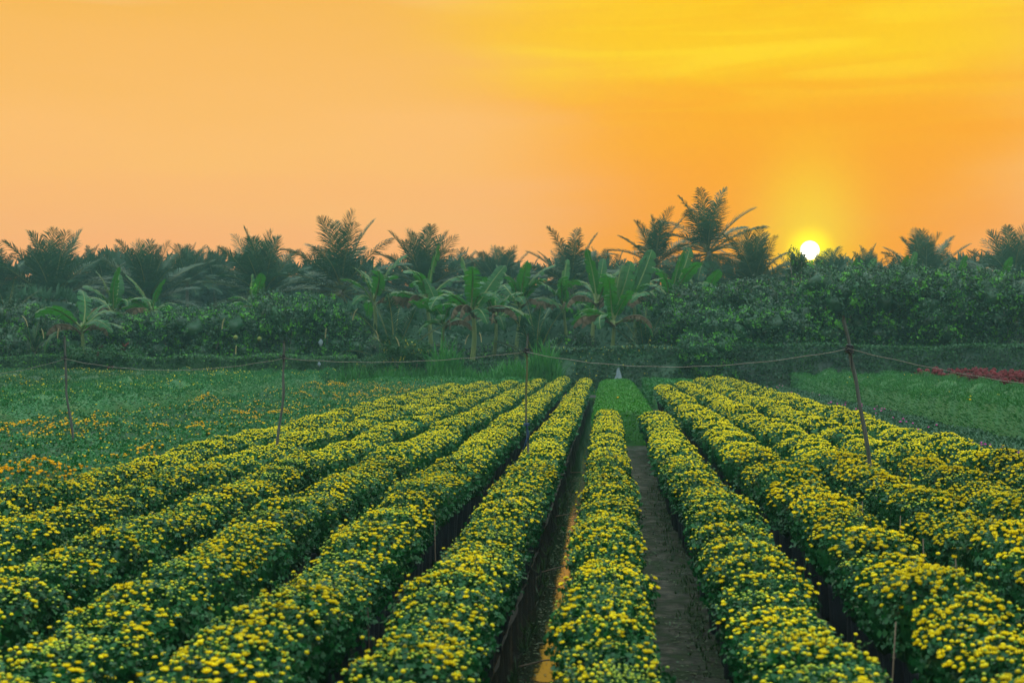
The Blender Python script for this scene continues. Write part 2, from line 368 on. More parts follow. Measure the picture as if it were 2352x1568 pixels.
# ------------------------------------------------------------------ chrysanthemum rows
ROWS = {  # name: (X, y_start, y_end, kind, phrase)
 'F':  (.008, 4.2, 30.2, 'bud', 'between the flooded furrow and the muddy path'),
 'L1': (-.89, 4.2, 60.5, 'bud', 'just left of the flooded furrow'),
 'L2': (-1.84, 4.2, 60.0, 'bud', 'second row left of the flooded furrow'),
 'L3': (-2.77, 4.2, 57.5, 'bud', 'third row left of the flooded furrow'),
 'L4': (-3.72, 4.2, 56.0, 'bud', 'fourth row left of the flooded furrow'),
 'L5': (-4.65, 4.2, 54.0, 'bud', 'fifth row left of the flooded furrow'),
 'L6': (-5.57, 4.2, 52.0, 'bud', 'row beside the orange-flowered bed'),
 'R1': (.955, 4.2, 30.0, 'bud', 'just right of the muddy path'),
 'R2': (1.84, 4.2, 48.5, 'bloom', 'second row right of the muddy path'),
 'R3': (2.76, 4.2, 52.0, 'bloom', 'third row right of the muddy path'),
 'R4': (3.68, 4.2, 57.0, 'bloom', 'fourth row right of the muddy path'),
 'R5': (4.62, 4.2, 60.5, 'bloom', 'rightmost yellow row beside the green beds'),
}
def plant_surface(K, a=.275, b=.235, top=.80, side=.3, hang=.44):
    """points + outward normals on a mounded plant"""
    th = rng.uniform(0, 2*np.pi, K); t = rng.uniform(0, 1, K); s = t > side
    r = np.where(s, np.sqrt(rng.uniform(0, 1, K)), 1.0)
    edge = np.clip(r, 0, 1)**3
    z = top - .105*edge
    zz = np.where(s, z, rng.uniform(hang, top-.10, K))
    k = np.where(s, 1, 1.0 - .22*np.clip((top-.12-zz)/.4, 0, 1)**1.2)
    lump = 1 + .08*np.sin(3*th+1) 
    x = a*r*k*np.cos(th)*lump; y = b*r*k*np.sin(th)*lump
    nz_ = np.where(s, 1.0-.55*edge, .15); n = norm(np.stack([np.cos(th)*np.where(s, edge*.8, 1), np.sin(th)*np.where(s, edge*.8, 1), nz_], -1))
    return np.stack([x, y, zz], -1), n
def make_plant(i, kind):
    top = .80
    fo = MB(); K = 880
    P, n = plant_surface(K, top=top-.02, side=.42)
    P = P - n*rng.uniform(0, .05, (K, 1)); tip = norm(n*.7 + rdir(K)*.9 + np.array([0, 0, .15]))
    fo.tile(LOBED, frames(tip, n + rdir(K)*.3), rng.uniform(.035, .07, K), P)
    for q in range(7):
        sp, sn = plant_surface(1, top=top, side=.5); d0 = norm(sn[0]+np.array([0, 0, .8])+rdir(1)[0]*.4); kk = 9
        tt = rng.uniform(.1, 1, kk); pp = sp[0]+d0*tt[:, None]*rng.uniform(.05, .09)
        fo.tile(LOBED, frames(norm(d0*.6+rdir(kk)), np.tile(d0, (kk, 1))), rng.uniform(.025, .05, kk), pp)
    # dark inner mass so the mound is closed
    V, Fq, M = dome(10, [(.13,.34), (.19,.40), (.235,.52), (.25,.64), (.22,.725), (.12,.755), (.01,.76)], [0]*6)
    V = np.array(V)*[.96, .86, .97]; V += rng.normal(0, .012, V.shape); fo.add(V, Fq, 0)
    # stems of the flowers
    fl = MB(); kinds = rng.uniform(size=90)
    K = 132 if kind == 'bud' else 118
    P, n = plant_surface(K, a=.285, b=.24, top=top+.012, side=.07, hang=.64)
    u = rng.uniform(size=K)
    cl = smooth_noise(P[:, 0]+i*3.1, P[:, 1]-i*1.7, 11+i, 9)  # open flowers come in clusters
    v = u + cl*.42 + (.12 if i % 3 == 0 else -.04)
    if kind == 'bud': k_open = v > .93; k_ball = (v > .60) & ~k_open
    else: k_open = v > .60; k_ball = (v > .30) & ~k_open
    k_bud = ~(k_open | k_ball)
    up = norm(n*.5 + np.array([0, 0, 1.0]) + rdir(K)*.25)
    t = norm(np.cross(up, rdir(K))); Rm = frames(t, up)
    P = P + up*rng.uniform(0, .022, (K, 1))
    tall = rng.choice(K, 9, False); P[tall] += up[tall]*rng.uniform(.03, .085, (9, 1))
    for key, msk, lo, hi in (('bud', k_bud, .0065, .010), ('ball', k_ball, .009, .013), ('open', k_open, .0115, .0165)):
        q = rng.uniform(lo, hi, msk.sum()); S = np.stack([q, q, q*rng.uniform(.8, 1.05, len(q))], -1)
        fl.tile(FT[key], Rm[msk], S, P[msk])
    # stalks
    K2 = 60; idx = np.unique(np.r_[tall, rng.choice(K, K2, False)])
    for q in idx:
        V, Fq = tube([P[q]-up[q]*(.15 if q in tall else .07)+rng.normal(0, .006, 3), P[q]-up[q]*.005], [.0018, .0016], 4, False); fo.add(V, Fq, 0)
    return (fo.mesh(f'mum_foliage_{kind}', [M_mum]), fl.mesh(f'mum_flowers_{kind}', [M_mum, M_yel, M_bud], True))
def make_pot(i):
    b = MB(); seg = 20; rings = [(.0,.003), (.135,.003), (.15,.04), (.155,.2), (.162,.35), (.17,.385), (.160,.388), (.148,.36), (.01,.35)]
    V, Fq, M = dome(seg, rings, [0]*8); V = np.array(V)
    a = np.arctan2(V[:, 1], V[:, 0]); k = 1+.035*np.sin(a*7+i)*np.clip(V[:, 2]*3, 0, 1)+.02*np.sin(a*13+2*i); V[:, :2] *= k[:, None]
    b.add(V, Fq); return b.mesh('pot_sleeve', [M_pot], True)
PV = {'bud': [make_plant(i, 'bud') for i in range(9)], 'bloom': [make_plant(i+20, 'bloom') for i in range(7)]}
POTS = [make_pot(i) for i in range(3)]
plants = []
SP = .37
for rn, (X, y0, y1, kd, ph) in ROWS.items():
    y = y0; k = 0
    while y < y1:
        hz = 1 + .035*math.sin(y*1.9+X*3) + .03*math.sin(y*.83+X*5) + random.uniform(-.045, .045)
        if kd == 'bloom': hz += .05*math.sin(y*2.6+X*7)
        wd = 1 + random.uniform(-.07, .07) + (.05*math.sin(y*1.3+X) if kd == 'bloom' else 0.03*math.sin(y*1.1+X*2))
        if kd == 'bloom': wd *= 1.04; hz += .085
        if rn[0] == 'L' and rn != 'L1': wd *= 1.03
        if rn in ('F', 'L1'): wd = min(wd, 1.0)*(.93 if rn == 'F' else 1.0)
        nx = {'L2': .16, 'L3': .24, 'L4': .3}.get(rn, 0)*math.exp(-max(0, y-5)/5)
        plants.append((rn, X + nx + (.03*math.sin(y*.5+X) + random.uniform(-.035, .035))*(.45 if rn in ('F', 'L1') else 1), y, hz, wd, kd, ph))
        y += SP*random.uniform(.94, 1.06) + (.26 if (kd == 'bloom' and random.random() < .09) else 0); k += 1
def infrustum(x, y, m=0.0): return (x > -.427*y - m) and (x < .293*y + m) and y > 3
vis = [p for p in plants if infrustum(p[1], p[2], .25) and p[2] > 5.0]
vis.sort(key=lambda p: math.hypot(p[1], p[2]))
near = set(id(p) for p in vis[:298]); YN = max(p[2] for p in vis[:298])
LAB = {'F': 'yellow-budded potted chrysanthemum between the flooded furrow and the muddy path', 'L1': 'yellow-budded potted chrysanthemum in the row just left of the flooded furrow',
 'L2': 'yellow-budded potted chrysanthemum in the second row left of the flooded furrow', 'L3': 'yellow-budded potted chrysanthemum in the third row left of the flooded furrow',
 'L4': 'yellow-budded potted chrysanthemum in the fourth row left of the flooded furrow', 'L5': 'yellow-budded potted chrysanthemum in the fifth row left of the flooded furrow',
 'L6': 'yellow-budded potted chrysanthemum in the row beside the orange-flowered bed', 'R1': 'yellow-budded potted chrysanthemum in the row just right of the muddy path',
 'R2': 'full-blooming potted chrysanthemum in the second row right of the muddy path', 'R3': 'full-blooming potted chrysanthemum in the third row right of the muddy path',
 'R4': 'full-blooming potted chrysanthemum in the fourth row right of the muddy path', 'R5': 'full-blooming potted chrysanthemum in the rightmost yellow row'}
for p in plants:
    if id(p) not in near: continue
    rn, x, y, hz, wd, kd, ph = p
    nn_ = math.sin(y*.9+x*4)+.6*math.sin(y*2.3+x*9)+random.uniform(-.7, .7); nv = len(PV[kd]); order = sorted(range(nv), key=lambda q: (q % 3 != 0, q)); fo, fl = PV[kd][order[min(nv-1, max(0, int((nn_+1.6)/3.2*nv)))]]
    t = thing('potted_chrysanthemum', LAB[rn], 'potted flowers', (x, y, 0.0), 0,
              'near chrysanthemum pots, ' + ph)
    t.scale = (wd, 1.0, hz); t.rotation_euler = (random.uniform(-.04, .04), random.uniform(-.03, .03), 0)
    flip = random.choice((0, math.pi))
    a = link('foliage', fo, t); a.rotation_euler = (0, 0, flip + random.uniform(-.2, .2))
    b = link('flowers', fl, t); b.rotation_euler = a.rotation_euler; b['kind'] = 'stuff'
    c = link('pot', random.choice(POTS), t); c.rotation_euler = (0, 0, random.uniform(0, 6))
# the far and the off-frame plants as one object
rest = [p for p in plants if id(p) not in near and infrustum(p[1], p[2], 2.5)]
mb = MB(); R0 = np.array(rest, dtype=object)
for kd in ('bud', 'bloom'):
    for (lo, hi, nl, nf, ls, seg) in ((0, 24, 330, 105, 1.25, 1), (24, 38, 200, 84, 1.7, 1), (38, 99, 120, 62, 2.2, 1)):
        sel = [p for p in rest if p[5] == kd and lo <= p[2] < hi]
        if not sel: continue
        for vnt in range(6):
            ss = sel[vnt::6]
            if not ss: continue
            tb = MB()
            P, n = plant_surface(nl, top=.78, side=.36); P = P - n*rng.uniform(0, .05, (nl, 1)); tip = norm(n*.7+rdir(nl)*.9+np.array([0,0,.15]))
            tb.tile(KITE, frames(tip, n+rdir(nl)*.3), rng.uniform(.04, .07, nl)*ls**.7, P)
            V, Fq, M = dome(8, [(.10,.0), (.16,.36), (.235,.52), (.25,.64), (.22,.725), (.02,.76)], [3,0,0,0,0]); V = np.array(V)*[1.08,.95,1]; tb.add(V, Fq, M)
            P, n = plant_surface(nf, a=.285, b=.24, top=.812, side=.06, hang=.64); up = norm(n*.5+np.array([0,0,1.])+rdir(nf)*.25)
            u = rng.uniform(size=nf) + smooth_noise(P[:, 0], P[:, 1], vnt+70, 9)*.25
            thr = .56 if kd == 'bud' else .22
            Rm = frames(norm(np.cross(up, rdir(nf))), up); P = P + up*rng.uniform(0, .022, (nf, 1))
            mk = u > thr
            tb.tile(CAP, Rm[mk], rng.uniform(.011, .0165, mk.sum())*ls**.35, P[mk]); tb.tile(CAPB, Rm[~mk], rng.uniform(.009, .012, (~mk).sum())*ls**.35, P[~mk])
            T = (np.concatenate(tb.V), np.concatenate(tb.F), np.concatenate(tb.M))
            Lc = np.array([[p[1], p[2], 0] for p in ss], float); S = np.array([[p[4], 1.0, p[3]] for p in ss], float)
            fl = np.where(rng.uniform(size=len(ss)) < .5, 0., np.pi)+rng.uniform(-.2, .2, len(ss))
            mb.tile(T, rotz(fl), S, Lc)
fo = link('far_chrysanthemums', mb.mesh('far_chrysanthemums', [M_mum, M_yel, M_bud, M_pot]))
tag(fo, 'far stretches of the yellow chrysanthemum rows running to the hedge', 'flower rows', kind='stuff')
print('plants', len(plants), 'near limit', YN, 'rest', len(rest), 'faces', len(fo.data.polygons))

# ------------------------------------------------------------------ dense beds
def bed(name, label, cat, x0, x1, y0, y1, hf, leaf, dens, mats, tmpl=KITE, upb=.7, flowers=(), edge=.0, thick=.10, grow=0.0):
    """mass of leaves over a height field; mats[0] leaf"""
    A = (x1-x0)*(y1-y0); K = int(A*dens)
    x = rng.uniform(x0, x1, K); y = rng.uniform(y0, y1, K)
    k = (x > -.43*y-3.0) & (x < .30*y+2.0); x, y = x[k], y[k]
    h = hf(x, y); e = .05
    gx_ = (hf(x+e, y)-hf(x-e, y))/(2*e); gy_ = (hf(x, y+e)-hf(x, y-e))/(2*e)
    n = norm(np.stack([-gx_, -gy_, np.ones_like(x)], -1)); K = len(x)
    P = np.stack([x, y, h - rng.uniform(0, thick, K)], -1)
    tip = norm(n*upb + rdir(K)*.9); mb = MB()
    s = rng.uniform(.7, 1.3, K)*leaf*(1+grow*(y-y0)/(y1-y0))
    mb.tile(tmpl, frames(tip, n+rdir(K)*.4), s, P)
    # sides: vertical walls of leaves at the four edges
    for (ax, ay, bx, by, nx_, ny_) in ((x0, y0, x1, y0, 0, -1), (x0, y0, x0, y1, -1, 0), (x1, y0, x1, y1, 1, 0)):
        Ln = math.hypot(bx-ax, by-ay); K2 = int(Ln*dens*.35); t = rng.uniform(size=K2)
        xx = ax+(bx-ax)*t; yy = ay+(by-ay)*t; kk = (xx > -.43*yy-3.0) & (xx < .30*yy+2.0); xx, yy = xx[kk], yy[kk]; K2 = len(xx)
        if K2 == 0: continue
        hh = hf(xx, yy); nn = np.tile(np.array([nx_, ny_, .3]), (K2, 1)); nn = norm(nn)
        PP = np.stack([xx, yy, hh*rng.uniform(.12, 1, K2)], -1) + nn*rng.uniform(-.05, .04, (K2, 1))
        mb.tile(tmpl, frames(norm(nn*upb+rdir(K2)*.9), nn+rdir(K2)*.3), rng.uniform(.7, 1.3, K2)*leaf*1.1, PP)
    # closed sheet below the leaves
    gx = np.arange(x0+.04, x1-.03, .22); gy = np.arange(y0+.04, y1-.03, .22)
    X, Y = np.meshgrid(gx, gy, indexing='ij'); Z = hf(X, Y)-thick*.8
    Z[0], Z[-1], Z[:, 0], Z[:, -1] = 0, 0, 0, 0
    ny = len(gy); i = np.arange(len(gx)-1)[:, None]; j = np.arange(ny-1)[None, :]; a = (i*ny+j).ravel()
    mb.add(np.stack([X, Y, Z], -1).reshape(-1, 3), np.stack([a, a+ny, a+ny+1, a+1], -1), 0)
    for (tm, mi, dn, size, prob) in flowers:
        K3 = int(A*dn); x = rng.uniform(x0, x1, K3); y = rng.uniform(y0, y1, K3)
        k = (x > -.43*y-3.0) & (x < .30*y+2.0) & (rng.uniform(size=K3) < prob(x, y)); x, y = x[k], y[k]; K3 = len(x)
        if K3 == 0: continue
        up = norm(np.array([0, 0, 1.])+rdir(K3)*.3)
        tt = (tm[0], tm[1], np.full(len(tm[1]), mi))
        mb.tile(tt, frames(norm(np.cross(up, rdir(K3))), up), rng.uniform(.75, 1.25, K3)*size, np.stack([x, y, hf(x, y)+rng.uniform(0, .03, K3)], -1))
    o = link(name, mb.mesh(name, mats)); tag(o, label, cat, kind='stuff'); return o
def mounds(h, pitch, x0, amp=.10, seed=1, n=.03):
    def f(x, y):
        return h - amp*(np.abs(np.cos(np.pi*(x-x0)/pitch))**6) + smooth_noise(x, y, seed, 1.6)*n + smooth_noise(x, y, seed+1, 7)*n*.55
    return f
BALL = FT['ball']; BALL5 = CAP
clus = lambda seed, sc_, th, hi, lo: (lambda x, y: np.where(smooth_noise(x, y, seed, sc_) > th, hi, lo))
bed('orange_flower_bed', 'broad bed of orange-flowered green plants left of the yellow rows', 'flower bed', -11.0, -6.0, 12.0, 55.0,
    mounds(.76, .83, -6.0, .4, 21, .12), .052, 950, [M_bed, M_org, M_yel], tmpl=LOBED,
    flowers=((CAP, 1, 130, .019, clus(31, 1.3, .6, .6, .02)), (CAP, 1, 60, .017, clus(33, .5, .3, .3, .03)), (CAP, 2, 60, .014, clus(35, .8, .0, .4, .1)),
             (FT['open'], 1, 90, .019, lambda x, y: np.where((np.hypot((x+6.35)/.55, (y-15.2)/1.6) < 1) , .8, 0)),
             (CAP, 1, 90, .020, lambda x, y: np.where((np.hypot((x+9.7)/1.2, (y-24.5)/1.6)+smooth_noise(x, y, 37, 3)*.4 < 1), .8, 0))))
bed('leafy_bed', 'low green leafy plants filling the far end before the tall grass', 'flower bed', -9.9, -3.2, 55.2, 62.0,
    mounds(.80, 1.1, -9, .14, 24, .06), .09, 260, [M_cel], upb=.9)
for i, (xa, xb, ya, hh, lab) in enumerate(((-13.4, -11.6, 24.0, .95, 'dark green flower strip with tiny yellow buds nearest the orange bed'),
                                           (-15.7, -13.9, 30.0, .97, 'second dark green flower strip from the orange bed'),
                                           (-27.5, -16.3, 34.0, .98, 'wide dark green plot with tiny yellow buds beside the far thicket'))):
    bed('budding_flower_bed', lab, 'flower bed', xa, xb, ya, 61.0, mounds(hh+.14, .85, xa+.42, .5, 41+i, .13), .065, 620, [M_bed, M_yel, M_bud], tmpl=NARROW, upb=1.3,
        flowers=((CAP, 1, 22, .022, clus(51+i, .7, .3, .7, .06)), (CAP, 2, 40, .015, clus(61+i, .7, .1, .5, .12))))
bed('seedling_bed', 'bright green low bed in the middle, past the two short rows', 'flower bed', -.28, 1.06, 31.0, 61.0,
    (lambda x, y: .76 + smooth_noise(x, y, 71, 3)*.035 + smooth_noise(x, y, 79, 8)*.03 - .16*np.abs((x-.39)/.67)**5), .055, 1100, [M_bright, M_org], upb=.8, flowers=((CAP, 1, 1.2, .03, lambda x, y: np.where(y > 34, .08, 0)),))
bed('green_bed', 'round green plants at the far head of the short yellow row', 'flower bed', 1.55, 2.1, 49.2, 61.0,
    mounds(.80, .6, 0, .06, 72, .05), .08, 500, [M_cel], upb=.9)
bed('green_bed', 'feathery green bed behind the far heads of the right yellow rows', 'flower bed', 2.3, 3.9, 57.5, 62.0,
    mounds(.74, .9, 0, .06, 73, .05), .09, 400, [M_cel], upb=.9)
bed('low_flower_bed', 'low grey-green bed with a few magenta blooms beside the rightmost yellow row', 'flower bed', 5.3, 7.5, 14.0, 60.0,
    mounds(.50, .75, 5.3, .15, 74, .06), .06, 700, [M_low, M_mag, M_cel], upb=1.1,
    flowers=((CAP, 1, 9, .03, clus(82, .6, .45, .5, .0)),))
bed('feathery_green_bed', 'tall feathery green bed between the low bed and the red flowers', 'flower bed', 7.8, 12.6, 22.0, 61.0,
    mounds(1.02, 1.2, 8.4, .55, 75, .16), .062, 900, [M_cel, M_yel], tmpl=NARROW, upb=1.2, flowers=((CAP, 1, 3, .025, clus(83, .6, .2, .4, .05)),))
bed('far_green_bed', 'dim green bed at the foot of the hedge behind the red flowers', 'flower bed', 16.6, 21.0, 50.0, 62.0,
    mounds(1.0, 1.3, 16.7, .1, 76, .05), .12, 220, [M_cel, M_yel], tmpl=NARROW, upb=1.2, flowers=((CAP, 1, 2, .03, lambda x, y: x*0+.3),))
# red celosia: plume heads on green
cb = MB()
xs_ = rng.uniform(12.7, 16.4, 620); ys_ = rng.uniform(40, 61, 620)
for x, y in zip(xs_, ys_):
    z = 1.0+rng.uniform(-.14, .2); s = rng.uniform(.05, .12)
    V, Fq, M = dome(6, [(.2,-.9), (1,-.1), (.95,.35), (.5,.8), (.05,.95)], [0]*4); V = np.array(V)*[s, s, s*1.2]; V += rng.normal(0, s*.12, V.shape); V += [x, y, z]; cb.add(V, Fq, 1)
K = 9000; P = np.stack([rng.uniform(12.5, 16.5, K), rng.uniform(36, 60, K), rng.uniform(.5, .98, K)], -1)
cb.tile(NARROW, frames(norm(rdir(K)+[0, 0, .8]), rdir(K)), rng.uniform(.09, .15, K), P)
V = np.array([(12.6,36,0),(16.4,36,0),(16.4,60,0),(12.6,60,0),(12.6,36,.82),(16.4,36,.82),(16.4,60,.82),(12.6,60,.82)]); cb.add(V, [(0,1,5,4),(1,2,6,5),(2,3,7,6),(3,0,4,7),(4,5,6,7)], 0)
o = link('red_celosia_bed', cb.mesh('celosia', [M_cel, M_red])); tag(o, 'bed of dark red plume flowers at the right edge before the hedge', 'flower bed', kind='stuff')

# ------------------------------------------------------------------ stakes, rope, sticks, string
def worldpts(zpts, scale, x0, y0, Y):
    return [px3((x0+zx/scale)*.5742, (y0+zy/scale)*.5742, Y) for zx, zy in zpts]
P4 = worldpts([(130,22),(122,60),(150,115),(170,200),(176,300),(190,370),(212,450),(225,520),(240,640),(262,740),(278,830),(290,900),(305,980),(312,1060),(320,1150)], 1.742, 3300, 1250, 15.4)
P3 = worldpts([(295,85),(284,180),(279,290),(283,400),(284,480),(280,560),(272,650),(272,760),(275,850),(270,960),(280,1060),(290,1200),(297,1370)], 2.613, 2000, 1300, 18.5)
P2 = [px3(x, y, 19.7) for x, y in ((652,783),(652,823),(650,866),(652,900),(648,940),(641,980),(636,1024))]
P1 = [px3(x, y, 21.6) for x, y in ((148,770),(150,823),(152,870),(152,905),(157,935),(163,965),(168,1003))]
stakes = [(P1, .019, 'leaning crooked stake in the orange bed, leftmost of the four', 0), (P2, .019, 'crooked stake second from left, among the yellow rows', 0),
          (P3, .0155, 'greenish upright stake in the middle with blue ties', 1), (P4, .0225, 'tall twisted grey stake leaning in the right rows, rope tied near its top', 0)]
ties = []
for pts, r, lab, gm in stakes:
    q = [Vector(p) for p in pts]; last = q[-1]; dn = (q[-1]-q[-2]).normalized()
    q.append(last + dn*((last.z+.1)/max(-dn.z, .2)))
    # resample
    P = np.array([tuple(v) for v in q]); seg = np.r_[0, np.cumsum(np.linalg.norm(np.diff(P, axis=0), axis=1))]
    tt = np.linspace(0, seg[-1], 44); PP = np.stack([np.interp(tt, seg, P[:, k]) for k in range(3)], -1)
    for _ in range(2): PP[1:-1] = (PP[:-2]+2*PP[1:-1]+PP[2:])/4
    rad = r*(.8+.35*tt/seg[-1])*(1+.10*np.sin(tt*9+r*100)+rng.normal(0, .05, len(tt)))
    rad[0] = r*.55
    root = thing('wooden_stake', lab, 'stake', (float(PP[-1, 0]), float(PP[-1, 1]), 0), 0, 'wooden stakes carrying the rope')
    b = MB(); V, Fq = tube(PP-np.array([PP[-1, 0], PP[-1, 1], 0]), rad, 10); V = V + rng.normal(0, r*.05, V.shape)*.6; b.add(V, Fq)
    if gm:   # mossy upper half
        zc = V[Fq].mean(1)[:, 2]; b.M = [np.where((zc > 1.25) & (zc < 2.2), 1, 0)]
    link('shaft', b.mesh('stake_shaft', [M_pole, M_poleg], True), root)
    # broken side twigs
    b = MB()
    for k in range(3):
        i = random.randrange(8, 36); c = PP[i]-np.array([PP[-1, 0], PP[-1, 1], 0]); a = random.uniform(0, 6.28)
        d = np.array([math.cos(a), math.sin(a)*.4, .5]); V, Fq = tube([c, c+d*r*1.2, c+d*r*2.4], [r*.4, r*.3, r*.12], 6); b.add(V, Fq)
    link('twig_stub', b.mesh('twig_stub', [M_pole]), root)
    root['_'] = 0; del root['_']
    ties.append((root, PP))
tie_px = [(150,824,21.6), (651,823,19.7), (1207,808,18.5), (1947,801,15.4)]
TP = [px3(*t) for t in tie_px]
for (root, PP), tp, hasb, big in zip(ties, TP, (0, 0, 1, 0), (.8, .8, 1, 1.3)):
    i = int(np.argmin(np.abs(PP[:, 2]-tp.z))); c = PP[i]-np.array([root.location.x, root.location.y, 0])
    b = MB()
    for k in range(5):
        a = np.linspace(0, 2*np.pi, 13); rr = .024*big
        ring = np.stack([c[0]+rr*np.cos(a), c[1]+rr*np.sin(a), c[2]+(k-2)*.012*big+.008*np.sin(a+k)], -1)
        V, Fq = tube(ring, .009*big, 6, False); b.add(V, Fq)
    for (dx, dz, ln) in ((-.07, .02, .05), (-.05, -.03, .06), (.01, -.2 if big > 1 else -.08, .1)):
        V, Fq = tube([c+[-.03*big, -.04, 0], c+[dx*.6*big, -.05, dz*.3], c+[dx*big, -.045, dz]], [.007, .008, .003], 5); b.add(V, Fq)
    link('tie', b.mesh('tie', [M_tie]), root)
    if hasb:
        j = int(np.argmin(np.abs(PP[:, 2]-px3(1205, 975, 18.5).z))); c = PP[j]-np.array([root.location.x, root.location.y, 0]); b = MB()
        for k in range(3):
            a = np.linspace(0, 2*np.pi, 13); V, Fq = tube(np.stack([c[0]+.034*np.cos(a), c[1]+.034*np.sin(a), c[2]+k*.012+a*0], -1), .006, 6, False); b.add(V, Fq)
        for e in ((.03, -.22), (-.05, -.34)):
            V, Fq = tube([c+[0, -.035, 0], c+[.02, -.045, e[1]*.4], c+[e[0], -.045, e[1]]], [.012, .015, .008], 5); b.add(V, Fq)
        link('blue_tie', b.mesh('blue_tie', [M_tieb]), root)
# rope through the four ties, on to a stake beyond the right edge
def sag(a, b, low_py, n=26):
    out = []
    for i in range(n+1):
        t = i/n; p = a.lerp(b, t); out.append(p - Vector((0, 0, 4*t*(1-t)*low_py)))
    return out
rp = []
A0 = Vector((TP[0].x-4.4, TP[0].y+1.6, 2.0))
right = px3(2352, 882, 15.9); ext = Vector((right.x+1.5, 16.8, 1.62)); 
def ppx(p):
    d = Vector(p)-Vector((0, 0, CZ)); fw = d.x*-ST + d.y*CT; r = d.x*CT + d.y*ST
    return 1176+F*r/fw, HOR-F*d.z/fw
def midsag(a, b, py):
    m = (a+b)/2; return (HOR-py)*0 + (m.z - atZ(py, m.y))
rp += sag(A0, TP[0], .30)[:-1]
rp += sag(TP[0]+Vector((0,-.035,0)), TP[1]+Vector((0,-.035,0)), midsag(TP[0], TP[1], 851))[:-1]
rp += sag(TP[1]+Vector((0,-.035,0)), TP[2]+Vector((0,-.035,0)), midsag(TP[1], TP[2], 831))[:-1]
rp += sag(TP[2]+Vector((0,-.035,0)), TP[3]+Vector((0,-.05,0)), midsag(TP[2], TP[3], 842))[:-1]
rp += sag(TP[3]+Vector((0,-.05,0)), ext, .07)
b = MB(); RP = np.array([tuple(v) for v in rp]); RP[:, 2] += .004*np.sin(np.arange(len(RP))*1.7)
V, Fq = tube(RP, .0031, 6); b.add(V, Fq)
o = link('rope', b.mesh('rope', [M_rope], True)); tag(o, 'thin pale rope sagging from stake to stake across the field', 'rope')

# thin support sticks standing in the flanks of the rows
SPIX = [(1740,1500,1.22,'R1','thin bamboo stick in the near flank of the row right of the path'),]
def stick(x, y, h, lean, lab, grp='bamboo sticks propping the flowers'):
    b = MB(); pts = [(0,0,0), (lean*.4,0,h*.4), (lean,.01,h)]; V, Fq = tube(pts, [.0052,.005,.004], 6); b.add(V, Fq)
    for k in (.25, .5, .75): V, Fq = tube([(lean*k,0,h*k-.004), (lean*k,0,h*k+.004)], [.0065,.0065], 6); b.add(V, Fq)
    o = link('bamboo_stick', b.mesh('bamboo_stick', [M_stick])); o.location = (x, y, .0); tag(o, lab, 'stick', grp)
rowphr = {'R1': 'the row just right of the muddy path', 'R2': 'the second row right of the muddy path', 'R3': 'the third row right of the muddy path',
          'R4': 'the fourth row right of the muddy path', 'R5': 'the rightmost yellow row', 'L1': 'the row just left of the flooded furrow', 'L2': 'the second row left of the furrow', 'L3': 'the third row left of the furrow'}
for rn, sd, ys_s in (('R1', -1, (6.3,)), ('R2', -1, (7.6,)), ('R3', -1, (9.8, 10.9, 11.9, 13.4, 16.5, 20.5)), ('R4', -1, (13.2, 15.8, 18.5, 24)), ('R5', -1, (16.8, 20.5)),
                     ('L1', 1, ()), ('L2', 1, (8.6, 12.2)), ('L3', 1, (9.4,))):
    for y in ys_s:
        stick(ROWS[rn][0]+sd*(.37 if rn in ('R2','R3','R4','R5') else .33)+({'L2': .16, 'L3': .24}.get(rn, 0)*math.exp(-max(0, y-5)/5)), y, random.uniform(.68, .80), random.uniform(-.05, .05), 'thin bamboo stick on the flank of ' + rowphr[rn], 'bamboo sticks along ' + rowphr[rn])
for rn, yr, z in (('R3', (9, 24), .60), ('R4', (12.5, 28), .60)):
    X = ROWS[rn][0]-.375; yy = np.arange(yr[0], yr[1], .25); b = MB()
    V, Fq = tube(np.stack([X+.02*np.sin(yy*3), yy, z+.03*np.sin(yy*1.7)+rng.normal(0, .008, len(yy))], -1), .0018, 4, False); b.add(V, Fq)
    o = link('green_string', b.mesh('green_string', [M_str])); tag(o, 'thin green string strung along the flank of ' + rowphr[rn], 'string')
# straws and twigs lying over the furrow
for i, (y, x0, x1, z0, z1) in enumerate(((13.5, -.62, -.22, .05, .12), (9.6, -.60, -.25, .03, .07), (18.0, -.65, -.3, .04, .06), (7.3, .25, .62, .04, .05), (24, -.62, -.3, .06, .03))):
    b = MB(); V, Fq = tube([(x0, y, z0), ((x0+x1)/2, y+.05, (z0+z1)/2+.015), (x1, y+.12, z1)], [.006,.006,.004], 5); b.add(V, Fq)
    o = link('twig', b.mesh('twig', [M_stick])); tag(o, ('dry stick lying across the flooded furrow, %s of four' % ('second nearest','nearest','third nearest','','farthest')[i]) if i != 3 else 'thin stick lying across the muddy path', 'twig')

# weeds in furrow and on path edges
mb = MB()
def tufts(K, xf, yf, hlo, hhi, wd, zf=lambda x, y: x*0):
    x = xf(K); y = yf(K); nb = 7
    for k in range(nb):
        a = rng.uniform(0, 2*np.pi, K); d = np.stack([np.cos(a), np.sin(a), rng.uniform(.6, 2.2, K)], -1)
        S = rng.uniform(hlo, hhi, K); SS = np.stack([np.full(K, wd), S, S], -1)
        mb.tile(NARROW, frames(norm(d), np.stack([np.cos(a), np.sin(a), -np.ones(K)*.2], -1)), SS, np.stack([x, y, zf(x, y)], -1))
tufts(60, lambda K: rng.normal(-.61, .025, K), lambda K: rng.uniform(5, 26, K), .05, .14, .05)
tufts(150, lambda K: rng.normal(-.27, .03, K), lambda K: rng.uniform(5, 14, K), .03, .10, .05)
tufts(220, lambda K: rng.normal(.72, .06, K), lambda K: rng.uniform(5, 22, K), .03, .09, .05)
